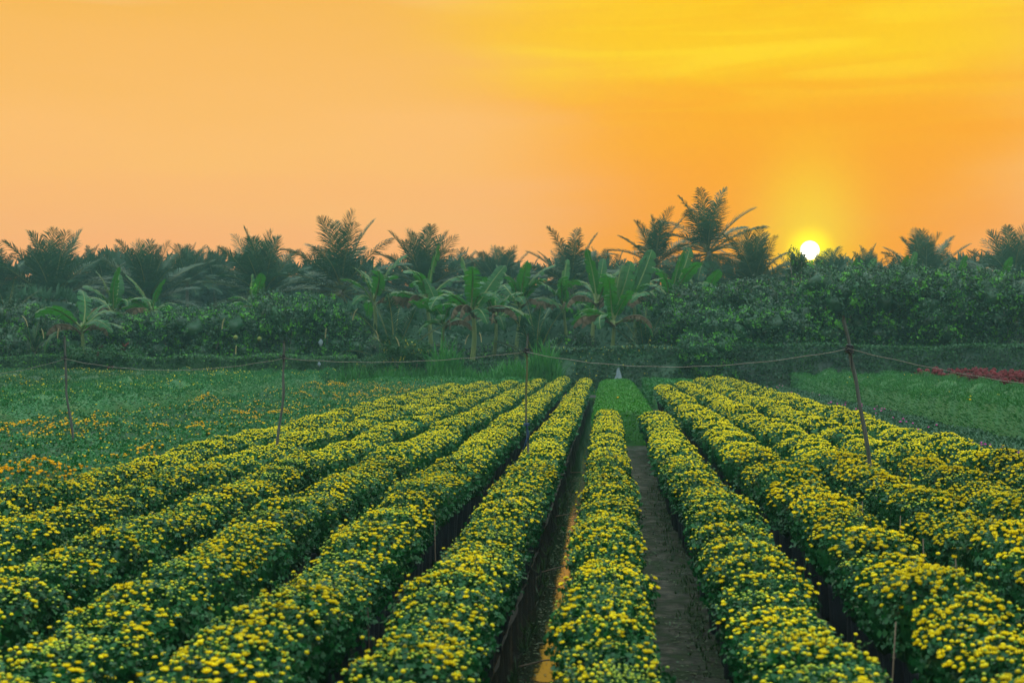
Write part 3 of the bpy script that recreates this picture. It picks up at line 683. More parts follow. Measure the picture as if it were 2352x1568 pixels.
tufts(130, lambda K: rng.normal(-1.22, .04, K), lambda K: rng.uniform(8, 16, K), .04, .12, .05)
K = 9000; x = rng.uniform(.22, .82, K); y = rng.uniform(5, 28, K); k = rng.uniform(size=K) < np.clip((x-.34)/.38, .04, 1)*np.clip(smooth_noise(x*1.0, y, 99, 2)+.7, .1, 1); x, y = x[k], y[k]; K = len(x)
mb.tile(KITE, frames(norm(rdir(K)*[1, 1, .3]+[0, 0, .3]), np.tile([0, 0, 1.], (K, 1))), rng.uniform(.012, .04, K), np.stack([x, y, np.full(K, .032)], -1))
K = 1500; y = rng.uniform(4.5, 24, K); x = -.58 + np.abs(rng.normal(0, .10, K)); x = np.where(rng.uniform(size=K) < .35, -.26-np.abs(rng.normal(0, .05, K)), x)
mb.tile(KITE, frames(norm(rdir(K)*[1, 1, .05]), np.tile([0, 0, 1.], (K, 1))), rng.uniform(.01, .045, K), np.stack([x, y, np.full(K, -.006)], -1))
o = link('weeds', mb.mesh('weeds', [leafmat('weed_leaf', (.02,.05,.015), (.05,.12,.03))])); tag(o, 'small weeds and moss along the muddy path and the furrow edge', 'weeds', kind='stuff')

# ------------------------------------------------------------------ trees
def frond(mb, base, azi, e0, bend, L, ll, nl=40, tw=0.0, width=.042, droop=.5, lm=0, rm=1):
    n = 22; t = np.linspace(0, 1, n); e = e0 - bend*t**1.5
    ds = L/(n-1); dy = np.cos(e)*ds; dz = np.sin(e)*ds
    Yc = np.r_[0, np.cumsum(dy[:-1])]; Zc = np.r_[0, np.cumsum(dz[:-1])]
    side = np.sin(t*1.6+azi)*tw*L*.12*t
    ca, sa = math.cos(azi), math.sin(azi)
    P = np.stack([Yc*ca - side*sa, Yc*sa + side*ca, Zc], -1) + base
    T = norm(np.gradient(P, axis=0)); B = norm(np.cross(T, np.array([0, 0, 1.])+0*T)); Nn = np.cross(B, T)
    V, Fq = tube(P, .035*(1-t)+.008, 5, False); mb.add(V, Fq, rm)
    tl = np.linspace(.16, .985, nl); idx = tl*(n-1)
    def at(A): i = np.floor(idx).astype(int); f = (idx-i)[:, None]; return A[i]*(1-f)+A[np.minimum(i+1, n-1)]*f
    p, tt, bb, nn = at(P), norm(at(T)), norm(at(B)), norm(at(Nn))
    al = np.radians(72 - 46*tl)[:, None]; ln = (ll*np.sin(np.pi*np.clip(tl*.86+.12, 0, 1))**.6*rng.uniform(.85, 1.1, nl))[:, None]
    for s in (1, -1):
        d = norm(s*bb*np.sin(al)+tt*np.cos(al)+nn*.22+rng.normal(0, .07, (nl, 3)))
        g = np.array([0, 0, -1.])
        m1 = p + d*ln*.5 + g*ln*.04*droop; m2 = p + d*ln + g*ln*.30*droop
        wv = norm(tt+nn*.15*s)*width*.5
        V = np.stack([p-wv*.6, p+wv*.6, m1+wv, m1-wv, m2+wv*.12, m2-wv*.12], 1).reshape(-1, 3)
        k = np.arange(nl)[:, None]*6; mb.add(V, np.concatenate([k+[0, 1, 2, 3], k+[3, 2, 4, 5]]), lm)
def palm_crown(seed,  n=24, emax=84, emin=-12, L=3.2, ll=.75, nl=42, bend=1.0, droop=.5, young=False):
    global rng
    rs = rng; rng = np.random.default_rng(seed); mb = MB()
    for i in range(n):
        q = i/(n-1); e0 = R_(emax+(emin-emax)*q**.9 + rng.uniform(-6, 6)); az_ = i*2.39996 + rng.uniform(-.25, .25)
        bn = R_(rng.uniform(22, 48)*bend*(.55+.8*q)); 
        frond(mb, np.array([0, 0, -.3*q]), az_, e0, bn, L*rng.uniform(.85, 1.08)*(1-.1*q), ll, nl, tw=rng.uniform(-1, 1), droop=droop*rng.uniform(.6, 1.5))
    rng = rs
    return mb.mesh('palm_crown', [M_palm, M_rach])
CR_full = [palm_crown(100+i, 27, 86, -28, 3.3, 1.1, nl=62, bend=1.2, droop=.9) for i in range(4)]
CR_up = [palm_crown(110+i, 36, 88, -10, 3.3, 1.15, nl=62, bend=1.0, droop=.7) for i in range(4)]
CR_y = [palm_crown(120+i, 13, 84, 28, 2.6, .62, nl=46, bend=1.15, droop=.7) for i in range(2)]
def palm(px, cy, Rpx, Y, kind, lab, grp='coconut palms on the skyline', rz=0):
    x, z = atX(px, Y), atZ(cy, Y); Rm = Rpx*Y/F; s = Rm/2.15; cy = cy+.36*Rpx; z = atZ(cy, Y)
    t = thing('coconut_palm', lab, 'palm tree', (x, Y, 0), 0, grp)
    src = {'full': CR_full, 'up': CR_up, 'young': CR_y}[kind]; c = link('crown', random.choice(src), t)
    c.location = (0, 0, z); c.rotation_euler = (random.uniform(-.06, .06), random.uniform(-.08, .08), random.uniform(0, 6.28)); c.scale = (s, s, s)
    b = MB(); zz = np.linspace(-.1, z-.1*s, 12); th = .16*max(s, .7)
    if kind == 'young': th *= .6
    lean = random.uniform(-.5, .5)
    V, Fq = tube(np.stack([lean*(1-zz/z)*.9, 0*zz, zz], -1), th*(1.25-.45*zz/z), 10); b.add(V, Fq); link('trunk', b.mesh('palm_trunk', [M_trunk], True), t)
PALMS = [
 (118, 645, 112, 96, 'up', 'large coconut palm at far left, upright fronds behind the light green banana'),
 (-12, 655, 92, 96, 'full', 'coconut palm cut by the left edge with drooping fronds'),
 (340, 655, 100, 98, 'up', 'broad coconut palm third from left'),
 (238, 630, 48, 116, 'up', 'small hazy palm crown between the two big left palms'),
 (430, 622, 58, 114, 'up', 'small hazy palm just right of the broad third palm'),
 (492, 628, 58, 118, 'up', 'small hazy palm left of the palm with wide low fronds'),
 (605, 640, 110, 97, 'up', 'dense coconut palm with wide low fronds, left of centre'),
 (785, 620, 112, 92, 'full', 'spiky-topped coconut palm standing highest left of the centre'),
 (975, 628, 98, 100, 'up', 'round dense coconut palm above the central bananas'),
 (1150, 645, 74, 114, 'up', 'low hazy palm in the gap right of the round dense palm'),
 (1312, 628, 92, 96, 'full', 'coconut palm above the gap with one frond reaching far left'),
 (1385, 640, 60, 112, 'full', 'small hazy palm tucked behind the palm above the central gap'),
 (1505, 578, 84, 100, 'full', 'second tallest coconut palm, left neighbour of the tallest'),
 (1628, 542, 94, 98, 'full', 'tallest coconut palm, left of the setting sun'),
 (1732, 620, 82, 94, 'up', 'coconut palm between the tallest palm and the setting sun'),
 (1905, 628, 52, 118, 'full', 'small hazy palm just right of the setting sun'),
 (1990, 632, 50, 118, 'up', 'small hazy palm midway between the sun and the wide right palm'),
 (2125, 622, 86, 112, 'up', 'wide hazy coconut palm right of the sun'),
 (2235, 640, 52, 116, 'full', 'small hazy palm between the two palms at the right'),
 (2325, 628, 92, 110, 'up', 'hazy coconut palm at the right edge'),
]
for i, (px, cy, rp_, Y, k, lab) in enumerate(PALMS): palm(px, cy, rp_, Y, k, lab)
YP = [(905, 772, 118, 67, 'large young palm with fan of fronds by the yellow-flowered bush'),
      (1232, 770, 104, 69, 'young palm behind the middle stake'),
      (1480, 772, 84, 67, 'small drooping young palm right of the trunked banana'),
      (1515, 722, 70, 71, 'dark young palm against the left end of the orchard'),
      (15, 700, 84, 80, 'young palm low at the left edge'), (80, 775, 50, 66, 'small feathery young palm below the left thicket'),
      (680, 780, 70, 70, 'young palm half buried in the left thicket')]
for px, cy, rp_, Y, lab in YP: palm(px, cy+10, rp_*1.15, Y, 'young', lab, 'young trunkless palms')

# banana plants
def banana_leaf(seed, e0, bend, L=2.0, W=.62, torn=.45, brown=False, pet=.45):
    r = np.random.default_rng(seed); mb = MB(); n = 26
    t = np.linspace(0, 1, n); Lt = L+pet; e = R_(e0)-R_(bend)*t**1.7
    y = np.r_[0, np.cumsum(np.cos(e)[:-1])]*Lt/(n-1); z = np.r_[0, np.cumsum(np.sin(e)[:-1])]*Lt/(n-1)
    P = np.stack([0*y+.06*np.sin(t*3+seed), y, z], -1); T = norm(np.gradient(P, axis=0)); N_ = np.cross(np.array([1., 0, 0]), T)
    V, Fq = tube(P, .042*(1-t)**.8+.006, 6, False); mb.add(V, Fq, 1)
    i0 = int(pet/Lt*n); ph = r.uniform(0, 6)
    for s in (1, -1):
        fold = R_(r.uniform(8, 24)); extra = 0
        for i in range(i0, n-1):
            a, b = (i-i0)/(n-1-i0), (i+1-i0)/(n-1-i0)
            prof = lambda q: W*.5*max(.05, math.sin(math.pi*min(1, q*.93+.07))**.42)*(1+.06*math.sin(q*17+ph))
            if r.uniform() < torn: extra = r.uniform(.0, .5)*(2.2 if brown else 1)
            f = fold - extra - (.9 if brown else 0)
            gap = r.uniform(.1, .35) if r.uniform() < torn else 0
            quad = []
            for q, k in ((a, i), (b, i+1)):
                c = P[k]; wv = prof(q)
                sh = T[k]*(.10*wv)
                if k == i and gap: sh = sh + T[k]*.02
                d = np.array([s, 0, 0])*math.cos(f)+N_[k]*math.sin(f)
                d2 = np.array([s, 0, 0])*math.cos(f-.35)+N_[k]*math.sin(f-.35)
                quad.append((c, c+d*wv*.5+sh*.5, c+d*wv*.5+d2*wv*.5*(1-gap)+sh))
            (a0, a1, a2), (b0, b1, b2) = quad
            mb.add([a0, a1, a2, b0, b1, b2], [(0, 1, 4, 3), (1, 2, 5, 4)], 0)
    m = [M_banb if brown else M_ban, M_bst if not brown else M_banb]
    return mb.mesh('banana_leaf', m, False)
BL = {'up': [banana_leaf(200+i, 84-7*i, 18+16*i, 2.1, .74, .3+.15*i) for i in range(4)],
      'mid': [banana_leaf(210+i, 66-5*i, 62+12*i, 2.2, .70, .4+.12*i) for i in range(5)],
      'low': [banana_leaf(220+i, 42-8*i, 72+14*i, 2.0, .66, .65) for i in range(4)],
      'brown': [banana_leaf(230+i, 38, 120, 1.6, .55, .7, True) for i in range(2)]}
def banana(px, cy, Y, Rpx, lab, nleaf=9, bright=False, az0=None, by=None):
    x = atX(px, Y); z = atZ(cy, Y); s = Rpx*Y/F/2.15
    t = thing('banana_plant', lab, 'banana plant', (x, Y, 0), 0, 'banana plants in the thicket')
    b = MB(); zz = np.linspace(-.1, z, 10); V, Fq = tube(np.stack([.1*np.sin(zz*1.3+px), 0*zz, zz], -1), (.13-.06*np.clip(zz/z, 0, 1))*s, 10); b.add(V, Fq)
    link('stem', b.mesh('banana_stem', [M_bst], True), t)
    a0 = random.uniform(0, 6.28) if az0 is None else az0; topx = .1*math.sin(z*1.3+px)
    for i in range(nleaf):
        q = i/(nleaf-1); k = 'up' if q < .25 else 'mid' if q < .62 else 'low'
        o = link('leaf', random.choice(BL[k]), t); o.location = (topx, 0, z-.06-.15*q); ss = s*random.uniform(.75, 1.12); o.scale = (ss*random.uniform(.8, 1.1), ss, ss)
        o.rotation_euler = (random.uniform(-.15, .12), random.uniform(-.5, .5),  a0+i*2.4+random.uniform(-.3, .3))
    for i in range(random.choice((2, 3, 3))):
        o = link('leaf', random.choice(BL['brown']), t); o.location = (topx, 0, z-.3); o.scale = (s, s, s); o.rotation_euler = (0, 0, random.choice((-1.4, 1.5, -1.9, 2.6, -2.8))+random.uniform(-.4, .4)); o['label'] = 'withered brown drooping leaf'
BAN = [(188, 752, 66, 112, 'light green banana plant standing alone at the left'),
 (262, 715, 73, 105, 'banana plant right behind the light green one, with brown-edged leaves'),
 (352, 712, 74, 92, 'banana plant with torn leaves under the broad left palm'),
 (585, 705, 74, 78, 'low banana plant with bright leaves above the left thicket'),
 (1085, 715, 66.5, 132, 'large central banana plant with pale stem and spreading leaves'),
 (858, 690, 72, 110, 'banana plant left of centre with long horizontal leaves'),
 (985, 690, 72, 118, 'banana plant behind the young fan palm'),
 (1135, 728, 70, 100, 'banana plant just right of the large central one'),
 (1190, 695, 74, 98, 'banana plant behind and above the middle stake'),
 (1020, 740, 69, 90, 'shorter banana plant left of the large central one'),
 (1405, 735, 66.5, 120, 'banana plant with bare trunk above the bright green bed'),
 (1365, 690, 71, 112, 'banana plant with broad upright leaf left of the bare-trunked one'),
 (1455, 690, 73, 110, 'banana plant whose upright leaf stands against the orange sky'),
 (1300, 700, 75, 90, 'banana plant in shade under the palm above the gap'),
 (1545, 690, 71, 118, 'banana plant with big rounded leaves below the second tallest palm'),
 (1600, 715, 74, 96, 'banana plant half behind the orchard below the tallest palm'),
 (1968, 655, 77, 72, 'banana plant whose leaf pokes above the orchard nearest the sun'),
 (2075, 655, 77, 66, 'banana plant behind the orchard below the wide right palm'),
 (2205, 650, 77, 66, 'banana plant with one light leaf above the right orchard'),
 (2310, 660, 77, 70, 'banana plant behind the orchard at the right edge')]
for (px, cy, Y, Rp, lab) in BAN: banana(px, cy, Y, Rp, lab, nleaf=random.choice((9, 10, 12)))

# bushy trees
def bush_mesh(seed, rx, rz, ntip=1000, leaf=.13, young=.12, mats=None, per=9, nl=13, box=False, yl_only_top=False):
    global rng
    rs = rng; rng = np.random.default_rng(seed)
    C = []; Rr = []
    for i in range(nl):
        a = rng.uniform(0, 6.28); q = rng.uniform(0, 1)**.5*.72; C.append((rx*q*math.cos(a), rx*q*math.sin(a), rz*rng.uniform(-.72, .62))); Rr.append(rng.uniform(.34, .55)*rx)
    C = np.array(C); Rr = np.array(Rr); P = []
    while len(P) < ntip:
        k = rng.integers(nl); d = rdir(1)[0]; p = C[k]+d*Rr[k]*[1, 1, min(1.2, rz/rx)]*rng.uniform(.6, 1.08)
        if np.any(np.linalg.norm((p-C)/[1, 1, min(1.2, rz/rx)], axis=1) < Rr*.70): continue
        P.append(np.r_[p, d])
    P = np.array(P); pos = P[:, :3]; nn = norm(norm(pos/[rx, rx, rz])+P[:, 3:]); mb = MB()
    isy = rng.uniform(size=ntip) < young
    K = ntip*per; pp = np.repeat(pos, per, 0)+rng.normal(0, leaf*.55, (K, 3)); n2 = np.repeat(nn, per, 0); y2 = np.repeat(isy, per)
    tip = norm(n2*.8+rdir(K)+[0, 0, .15]); S = rng.uniform(.65, 1.2, K)*leaf*np.where(y2, 1.2, 1.0)
    mb.tile(KITE, frames(tip, n2+rdir(K)*.6), S, pp, mats=y2.astype(int))
    # inner boughs and inner dark leaf mass
    for k in range(nl):
        V, Fq, M = dome(7, [(.05,-.62), (.45,-.4), (.62,0), (.45,.4), (.05,.62)], [0]*4); V = np.array(V)*Rr[k]*[.8, .8, .8*min(1.2, rz/rx)]; V += rng.normal(0, Rr[k]*.09, V.shape); mb.add(V+C[k], Fq, 0)
    rng = rs
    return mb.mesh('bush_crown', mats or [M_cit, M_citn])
CIT = [bush_mesh(300+i, 1.9, 2.0, 1500, .12, .15, nl=18) for i in range(4)]
BSH = [bush_mesh(310+i, 1.3, 1.2, 700, .11, .09, nl=12) for i in range(3)]
def limbs(z, sp, n=5, th=.07):
    b = MB()
    for i in range(n):
        a = i*2.4+random.random(); d = np.array([math.cos(a), math.sin(a), 0])
        V, Fq = tube([np.array([0, 0, -.05]), d*sp*.12+[0, 0, z*.3], d*sp*.42+[0, 0, z*.68], d*sp*.8+[0, 0, z*1.05]], [th, th*.8, th*.55, th*.3], 7); b.add(V, Fq)
    return b.mesh('limbs', [M_bark], True)
def tree(name, px, top, rpx, Y, lab, cat, src, grp, r0, rz0, zlow=None):
    x = atX(px, Y); zt = atZ(top, Y); s = rpx*Y/F/r0; 
    zb = zt-2*rz0*s if zlow is None else zlow; sz = (zt-zb)/(2*rz0*1.02); zc = (zt+zb)/2
    t = thing(name, lab, cat, (x, Y, 0), 0, grp)
    c = link('crown', random.choice(src), t); c.location = (0, 0, zc); c.scale = (s, s, sz); c.rotation_euler = (0, 0, random.uniform(0, 6.28))
    link('trunk', limbs(max(zc, .6), s*r0*.9), t)
ORC = [(1545, 668, 70, 70, 'leftmost orchard tree, lower than the rest and beside the bananas'), (1628, 645, 88, 69, 'orchard tree right of the lower leftmost one'), (1722, 632, 98, 68.5, 'orchard tree below the palm left of the sun'),
 (1822, 625, 98, 69, 'orchard tree directly below the setting sun'), (1925, 612, 98, 68.5, 'orchard tree just right of the sun, behind the tall grey stake'), (2025, 612, 100, 69, 'orchard tree left of the one with bare pale limbs'),
 (2125, 608, 100, 68.3, 'orchard tree below the wide hazy palm, bare limbs at its foot'), (2225, 606, 100, 69, 'orchard tree second from the right edge'), (2330, 612, 104, 68.5, 'orchard tree at the right edge'), ]
for px, top, r, Y, lab in ORC: tree('citrus_tree', px, top+4, r, Y, lab, 'citrus tree', CIT, 'orchard trees at the right', 1.9, 2.0, zlow=1.7)
for px, top, r, Y, lab in [(1590, 690, 90, 66.6, 'vine-clad bush between the bananas and the orchard'), (1690, 700, 95, 66.4, 'reddish dark bush in front of the orchard, left part'), (1800, 690, 95, 66.8, 'dark bush in front of the orchard below the sun')]:
    tree('citrus_tree', px, top, r, Y, lab, 'bush', CIT, 'orchard trees at the right', 1.9, 2.0, zlow=.5)
LEF = [(35, 688, 95, 71, 'dark rounded bush at the left edge'), (120, 705, 80, 72, 'dark bush behind the light green banana'), (285, 715, 85, 69, 'dense bush right of the light green banana'), (380, 705, 90, 69.5, 'dense bush below the torn-leaved banana'),
 (470, 700, 90, 69, 'dense bush in the middle of the left thicket'), (565, 692, 90, 69.5, 'dense bush below the low bright banana'), (655, 664, 88, 69, 'tallest bush of the left thicket'), (740, 678, 82, 69.5, 'bush right of the tallest one in the left thicket'),
 (800, 712, 70, 70, 'bush at the right end of the left thicket beside the fan palm')]
for px, top, r, Y, lab in LEF: tree('citrus_tree', px, top, r, Y, lab, 'citrus tree', CIT, 'bushes of the left thicket', 1.9, 2.0, zlow=.3)
tree('sapling', 1834, 576, 26, 74, 'thin sapling rising against the lower left of the sun', 'tree', BSH, None, 1.3, 1.2, zlow=5.2)
tree('sapling', 1882, 600, 40, 76, 'leafy treetop in front of the lower right of the sun', 'tree', BSH, None, 1.3, 1.2, zlow=4.5)
tree('citrus_tree', 1625, 760, 70, 64.6, 'dark creeper mound where the two clipped hedges meet', 'bush', CIT, None, 1.9, 2.0, zlow=.0)
SHR = [(40, 750, 70, 66.5, 'round shrub low at the left edge'), (1310, 760, 62, 68, 'light-tipped shrub right of the middle stake'), (1345, 785, 45, 67, 'small shrub above the left end of the clipped hedge'),
       (1560, 770, 60, 67, 'shrub under the dark young palm'), (1120, 790, 70, 70, 'shaded shrub under the central bananas'), (1000, 790, 60, 70, 'shaded shrub behind the yellow-flowered bush'), (820, 770, 70, 69, 'shrub left of the fan palm')]
for px, top, r, Y, lab in SHR: tree('shrub', px, top, r, Y, lab, 'shrub', BSH, 'shrubs along the field edge', 1.3, 1.2, zlow=.1)
# red-flowered and yellow-flowered bushes
RB = bush_mesh(330, 1.3, 1.2, 800, .10, .018, [M_vine, M_red], nl=12); YB = bush_mesh(331, 1.3, 1.2, 800, .11, .04, [M_vine, M_viney], nl=12)
tree('flowering_bush', 235, 782, 92, 64.6, 'bush with a few red blossoms below the light green banana', 'bush', [RB], None, 1.3, 1.2, zlow=.0)
tree('flowering_bush', 950, 772, 62, 64.8, 'light green bush dotted yellow in front of the fan palm', 'bush', [YB], None, 1.3, 1.2, zlow=.0)
tree('flowering_bush', 850, 812, 46, 64.3, 'low yellowing creeper mound left of the yellow-dotted bush', 'bush', [YB], None, 1.3, 1.2, zlow=.0)

# hedges (creeper over a fence)
def hedge(name, lab, px0, px1, top, Y, th, mats, yl, leaf=.11, dens=300, amp=.13, seed=1, topf=None):
    x0, x1 = atX(px0, Y), atX(px1, Y); zt = atZ(top, Y); mb = MB(); W = x1-x0
    tf = (lambda x: zt + smooth_noise(x, x*0, seed, 1.4)*amp) if topf is None else topf
    K = int(W*zt*dens); x = rng.uniform(x0, x1, K); z = tf(x)*rng.uniform(0.02, 1, K)
    dpt = smooth_noise(x, z, seed+2, 2.2)*.14; n = norm(np.stack([0*x, -np.ones(K), .35+0*x], -1)+rdir(K)*.2)
    P = np.stack([x, Y-th*.5+dpt+rng.uniform(-.05, .10, K), z], -1)
    yy = (rng.uniform(size=K) < yl*np.clip(1.2+smooth_noise(x, z, seed+5, .8)*2, 0, 3)).astype(int)
    mb.tile(KITE, frames(norm(n*.5+rdir(K)+[0, 0, -.3]), n+rdir(K)*.4), rng.uniform(.6, 1.3, K)*leaf, P, mats=yy)
    K = int(W*9); x = rng.uniform(x0, x1, K); hh = rng.uniform(.1, .5, K)*(amp/.13)**.5
    for q in range(5):
        P = np.stack([x+rng.normal(0, .05, K), Y+rng.uniform(-th*.4, th*.3, K), tf(x)+hh*(q+1)/5-.05], -1)
        mb.tile(KITE, frames(norm(rdir(K)+[0, 0, .6]), rdir(K)), rng.uniform(.6, 1.1, K)*leaf*.9, P, mats=(rng.uniform(size=K) < yl*2).astype(int))
    K = int(W*th*dens*2); x = rng.uniform(x0, x1, K); P = np.stack([x, Y+rng.uniform(-th*.5, th*.5, K), tf(x)+rng.uniform(-.08, .05, K)], -1)
    yy = (rng.uniform(size=K) < yl*2.5).astype(int); n = norm(np.array([0, -.3, 1.])+rdir(K)*.3)
    mb.tile(KITE, frames(norm(n*.7+rdir(K)), n), rng.uniform(.6, 1.3, K)*leaf, P, mats=yy)
    gx = np.arange(x0, x1+.3, .3); zc = tf(gx)-.08; b0 = []
    for xg, zz in zip(gx, zc): b0 += [(xg, Y-th*.28, -.05), (xg, Y-th*.28, zz), (xg, Y+th*.4, zz), (xg, Y+th*.4, -.05)]
    k = np.arange(len(gx)-1)[:, None]*4; mb.add(b0, np.concatenate([k+[0, 4, 5, 1], k+[1, 5, 6, 2], k+[2, 6, 7, 3]]), 0)
    o = link(name, mb.mesh(name, mats)); tag(o, lab, 'hedge'); return o
hedge('creeper_hedge', 'clipped creeper hedge with yellowing top, behind the bright green bed', 1262, 1600, 800, 64.5, .5, [M_cit, M_viney], .02, seed=11)
hedge('creeper_hedge', 'dark clipped creeper hedge below the orchard at the right', 1600, 2420, 796, 64.6, .5, [M_cit, M_vine], .3, seed=12, amp=.09)
hedge('overgrown_hedge', 'low tangled hedge below the thicket at the left', -60, 820, 822, 64.6, .9, [M_vine, M_citn], .06, seed=13, amp=.12)
hedge('overgrown_hedge', 'low shaded hedge behind the tall grass in the middle', 820, 1262, 835, 66.2, .8, [M_cit, M_vine], .2, seed=14, amp=.15)
# red sprays at left foot

# tall grass
def grassmass(name, lab, specs, plume=0):
    mb = MB()
    for (px0, px1, Y0, Y1, hlo, hhi, K, wd) in specs:
        Y = rng.uniform(Y0, Y1, K); pxx = rng.uniform(px0, px1, K); u = (pxx-1176)/F; x = (u*CT-ST)/(u*ST+CT)*Y
        cl = smooth_noise(x, Y, 77, 1.6)*.5+.6; h = rng.uniform(hlo, hhi, K)*np.clip(cl, .45, 1.1)
        a = rng.uniform(0, 6.28, K); bend = rng.uniform(.1, .8, K)
        d = np.stack([np.cos(a), np.sin(a)], -1); wv = np.stack([-np.sin(a), np.cos(a), 0*a], -1)*wd*.5; fx = np.abs(wv[:, :1]) < wd*.2; wv = np.where(fx, np.array([wd*.4, 0, 0]), wv)
        prev = None; rows = []
        for t in (0, .35, .65, .85, 1):
            off = (bend*h*.55*t**2.2)[:, None]*d; zz = h*(t - .35*bend*t**3)
            c = np.stack([x+off[:, 0], Y+off[:, 1], zz], -1); ww = wv*(1-t**2*.93); rows.append(np.stack([c-ww, c+ww], 1))
        V = np.concatenate(rows, 1).reshape(-1, 3); k = np.arange(K)[:, None]*10
        mb.add(V, np.concatenate([k+[2*j, 2*j+1, 2*j+3, 2*j+2] for j in range(4)]), 0)
    o = link(name, mb.mesh(name, [M_grass])); tag(o, lab, 'grass', kind='stuff')
grassmass('tall_grass', 'tall bright grass at the field end, behind the middle stake',
          [(985, 1290, 62.4, 65.0, 1.2, 2.7, 2600, .085), (760, 985, 62.8, 64.2, .7, 1.6, 1800, .045), (1175, 1265, 62.6, 64, 2.6, 3.4, 260, .10), (1000, 1090, 62.6, 64, 2.4, 3.3, 200, .10)])
grassmass('tall_grass', 'grass tufts along the foot of the left thicket',
          [(430, 560, 63.2, 64, .8, 1.7, 420, .05), (20, 110, 63.2, 64, .8, 1.6, 300, .05), (560, 760, 63.2, 64, .5, 1.1, 500, .05), (100, 430, 63.2, 64, .3, .7, 500, .05), (1290, 1700, 63.2, 64, .3, .8, 500, .04)])
def reed(px, tpy, Y, lab, lean):
    x = atX(px, Y); z = atZ(tpy, Y)
    t = thing('reed_plume', lab, 'reed', (x, Y, 0), 0, 'flowering reeds on the field edge')
    pts = [(0,0,0), (lean*.2,0,z*.5), (lean*.55,0,z*.85), (lean,0,z)]; b = MB(); V, Fq = tube(pts, [.014,.012,.009,.006], 5); b.add(V, Fq)
    link('stalk', b.mesh('stalk', [M_grass]), t); b = MB(); V, Fq = tube([(lean*.8,0,z*.93), (lean,0,z), (lean*1.3,0,z+.16), (lean*1.75,0,z+.28)], [.014,.030,.026,.008], 7); b.add(V, Fq); link('plume', b.mesh('plume', [M_plume]), t)
for px, py, ln, lab in [(875, 750, -.15, 'flowering reed above the low yellowing creeper'), (75, 715, -.3, 'pale reed at far left beside the light green banana'), (105, 745, -.12, 'pale reed just left of the leftmost stake'), (130, 745, .05, 'short reed behind the leftmost stake'),
                       (505, 722, .12, 'tall reed rising in front of the left thicket'), (540, 785, .03, 'short reed right of the tall thicket reed'), (745, 745, .05, 'reed beside the white plastic bag'), (800, 700, .25, 'tall leaning reed left of the fan palm'),
                       (1060, 760, .2, 'reed in front of the large central banana'), (1110, 755, -.1, 'reed right of the large central banana'), (925, 765, -.2, 'reed behind the yellow-dotted bush')]:
    reed(px, py+22, 64.0, lab, ln)

# white plastic things, fruit
def crumple(name, lab, cat, px, py, Y, sx_, sz_, cone=False):
    b = MB(); rings = [(1,-1), (.9,-.4), (.55,.3), (.3,.8), (.04,1)] if cone else [(.1,-1), (.8,-.6), (1,0), (.7,.6), (.1,1)]
    V, Fq, M = dome(9, rings, [0]*4); V = np.array(V)*[sx_, sx_*.4, sz_]; V += rng.normal(0, sx_*.13, V.shape); b.add(V, Fq)
    o = link(name, b.mesh(name, [M_white])); p = px3(px, py, Y); o.location = p; tag(o, lab, cat)
crumple('plastic_bag', 'white plastic bag caught in the left thicket', 'plastic bag', 737, 787, 64.0, .10, .17)
crumple('plastic_bag', 'small white plastic scrap below the caught bag', 'plastic bag', 733, 836, 63.9, .07, .10)
crumple('plastic_bag', 'small white scrap hanging on the dark hedge', 'plastic bag', 1626, 817, 64.0, .06, .12)
crumple('cloth_cover', 'pale cloth cone at the far end of the bright green bed', 'cloth', 1421, 866, 62.3, .20, .40, True)
for px, py, lab in ((541, 775, 'upper pale green pomelo in the left thicket'), (596, 778, 'lower pale pomelo right of the other')):
    b = MB(); V, Fq, M = dome(12, [(.03,-1), (.6,-.8), (1,-.1), (.75,.65), (.25,.95), (.03,1)], [0]*5); b.add(np.array(V)*.12, Fq)
    o = link('pomelo', b.mesh('pomelo', [M_yfruit], True)); o.location = px3(px, py, 67.0); tag(o, lab, 'fruit', 'pomelos in the left thicket')

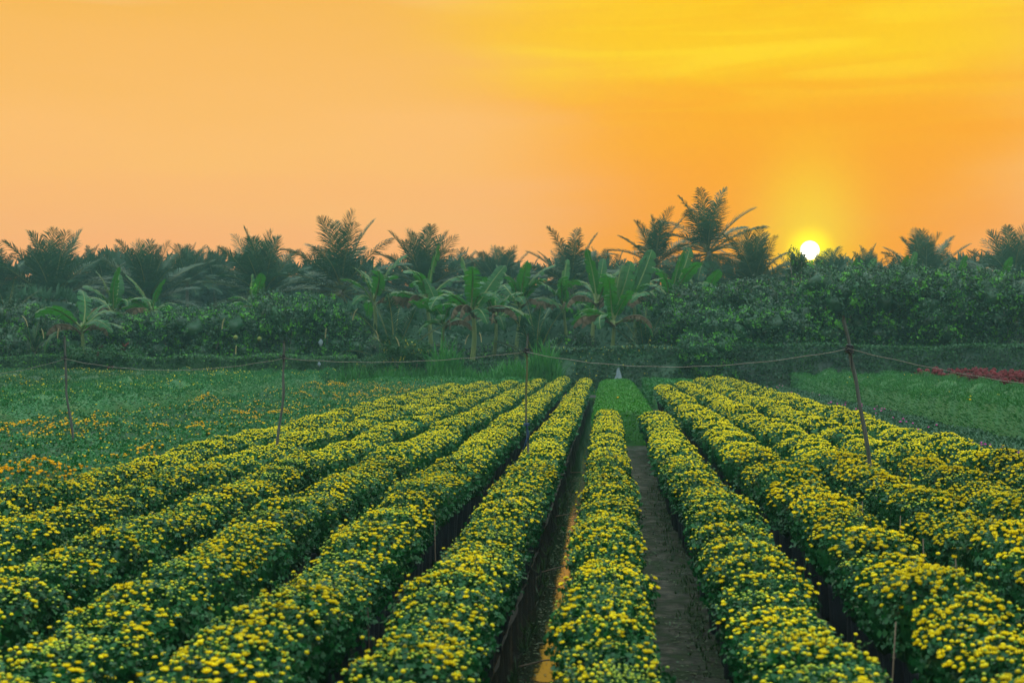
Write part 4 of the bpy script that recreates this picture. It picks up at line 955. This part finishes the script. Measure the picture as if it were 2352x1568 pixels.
# far wood and undergrowth
def wood(name, lab, Y, py_top, seed, leaf, dens, px0=-200, px1=2550, amp=.8, ns=.35, mats=None, zb=0):
    x0, x1 = atX(px0, Y), atX(px1, Y); mb = MB(); zt = atZ(py_top, Y)
    tf = lambda x: zt + smooth_noise(x, x*0, seed, ns)*amp + smooth_noise(x, x*0, seed+1, ns*4)*amp*.35
    K = int((x1-x0)*(zt-zb)*dens); x = rng.uniform(x0, x1, K); z = zb+(tf(x)-zb)*rng.uniform(0, 1.0, K)**.8
    dpt = smooth_noise(x, z, seed+2, .9)*1.3
    mb.tile(KITE, frames(norm(rdir(K)+[0, -.3, .3]), rdir(K)+[0, -1, .4]), rng.uniform(.6, 1.4, K)*leaf, np.stack([x, Y+dpt+rng.uniform(-.3, .3, K), z], -1))
    K = int((x1-x0)*dens*1.0); x = rng.uniform(x0, x1, K); mb.tile(NARROW, frames(norm(rdir(K)*[.8, .3, .3]+[0, 0, 1.]), np.tile([0, -1., 0], (K, 1))), rng.uniform(.8, 2.0, K)*leaf*1.5, np.stack([x, Y+rng.uniform(-1, 1, K), tf(x)-.2], -1))
    if name == 'far_wood':
        for xq in np.arange(x0, x1, 2.3):
            xq += rng.uniform(-.8, .8); zq = float(tf(np.array([xq]))[0]) - .9 + rng.uniform(-.5, .6); yq = Y+rng.uniform(-3, 2)
            for i in range(13): frond(mb, np.array([xq, yq, zq]), i*2.4, R_(88-i*6), R_(rng.uniform(20, 45)), rng.uniform(2.2, 3.0), .75, 22, width=.09, lm=0, rm=0)
    gx = np.arange(x0, x1, 1.0); b0 = []
    for xg, zz in zip(gx, tf(gx)-.5): b0 += [(xg, Y+.6, -.05), (xg, Y+.6, zz), (xg, Y+2.6, zz), (xg, Y+2.6, -.05)]
    k = np.arange(len(gx)-1)[:, None]*4; mb.add(b0, np.concatenate([k+[0, 4, 5, 1], k+[1, 5, 6, 2], k+[2, 6, 7, 3]]), 0)
    o = link(name, mb.mesh(name, mats or [M_far])); tag(o, lab, 'trees', kind='stuff')
wood('far_wood', 'hazy mass of far palm and tree tops behind everything', 122, 622, 501, .55, 14, amp=.9)
wood('undergrowth', 'shaded undergrowth filling the thicket below the palms', 84, 700, 511, .26, 30, amp=.7, ns=.6)
wood('undergrowth', 'dark tangle right behind the first bananas and bushes', 76, 742, 521, .20, 34, amp=.5, ns=.8, px0=-100, px1=1600)

# ------------------------------------------------------------------ haze
hb = MB(); x0, x1, y0, y1, z0, z1 = -75, 62, -6, 128, -1.1, 13.4
V = [(x0,y0,z0),(x1,y0,z0),(x1,y1,z0),(x0,y1,z0),(x0,y0,z1),(x1,y0,z1),(x1,y1,z1),(x0,y1,z1)]
hb.add(V, [(0,3,2,1),(4,5,6,7),(0,1,5,4),(1,2,6,5),(2,3,7,6),(3,0,4,7)])
M_haze = mat('haze'); N = M_haze.node_tree.nodes; o = N.new('ShaderNodeOutputMaterial'); pv = N.new('ShaderNodeVolumePrincipled')
pv.inputs['Color'].default_value = (.31,.66,.66,1); pv.inputs['Density'].default_value = .00112; pv.inputs['Anisotropy'].default_value = .3
M_haze.node_tree.links.new(pv.outputs[0], o.inputs['Volume'])
hz = link('haze', hb.mesh('haze', [M_haze])); tag(hz, kind='stuff')
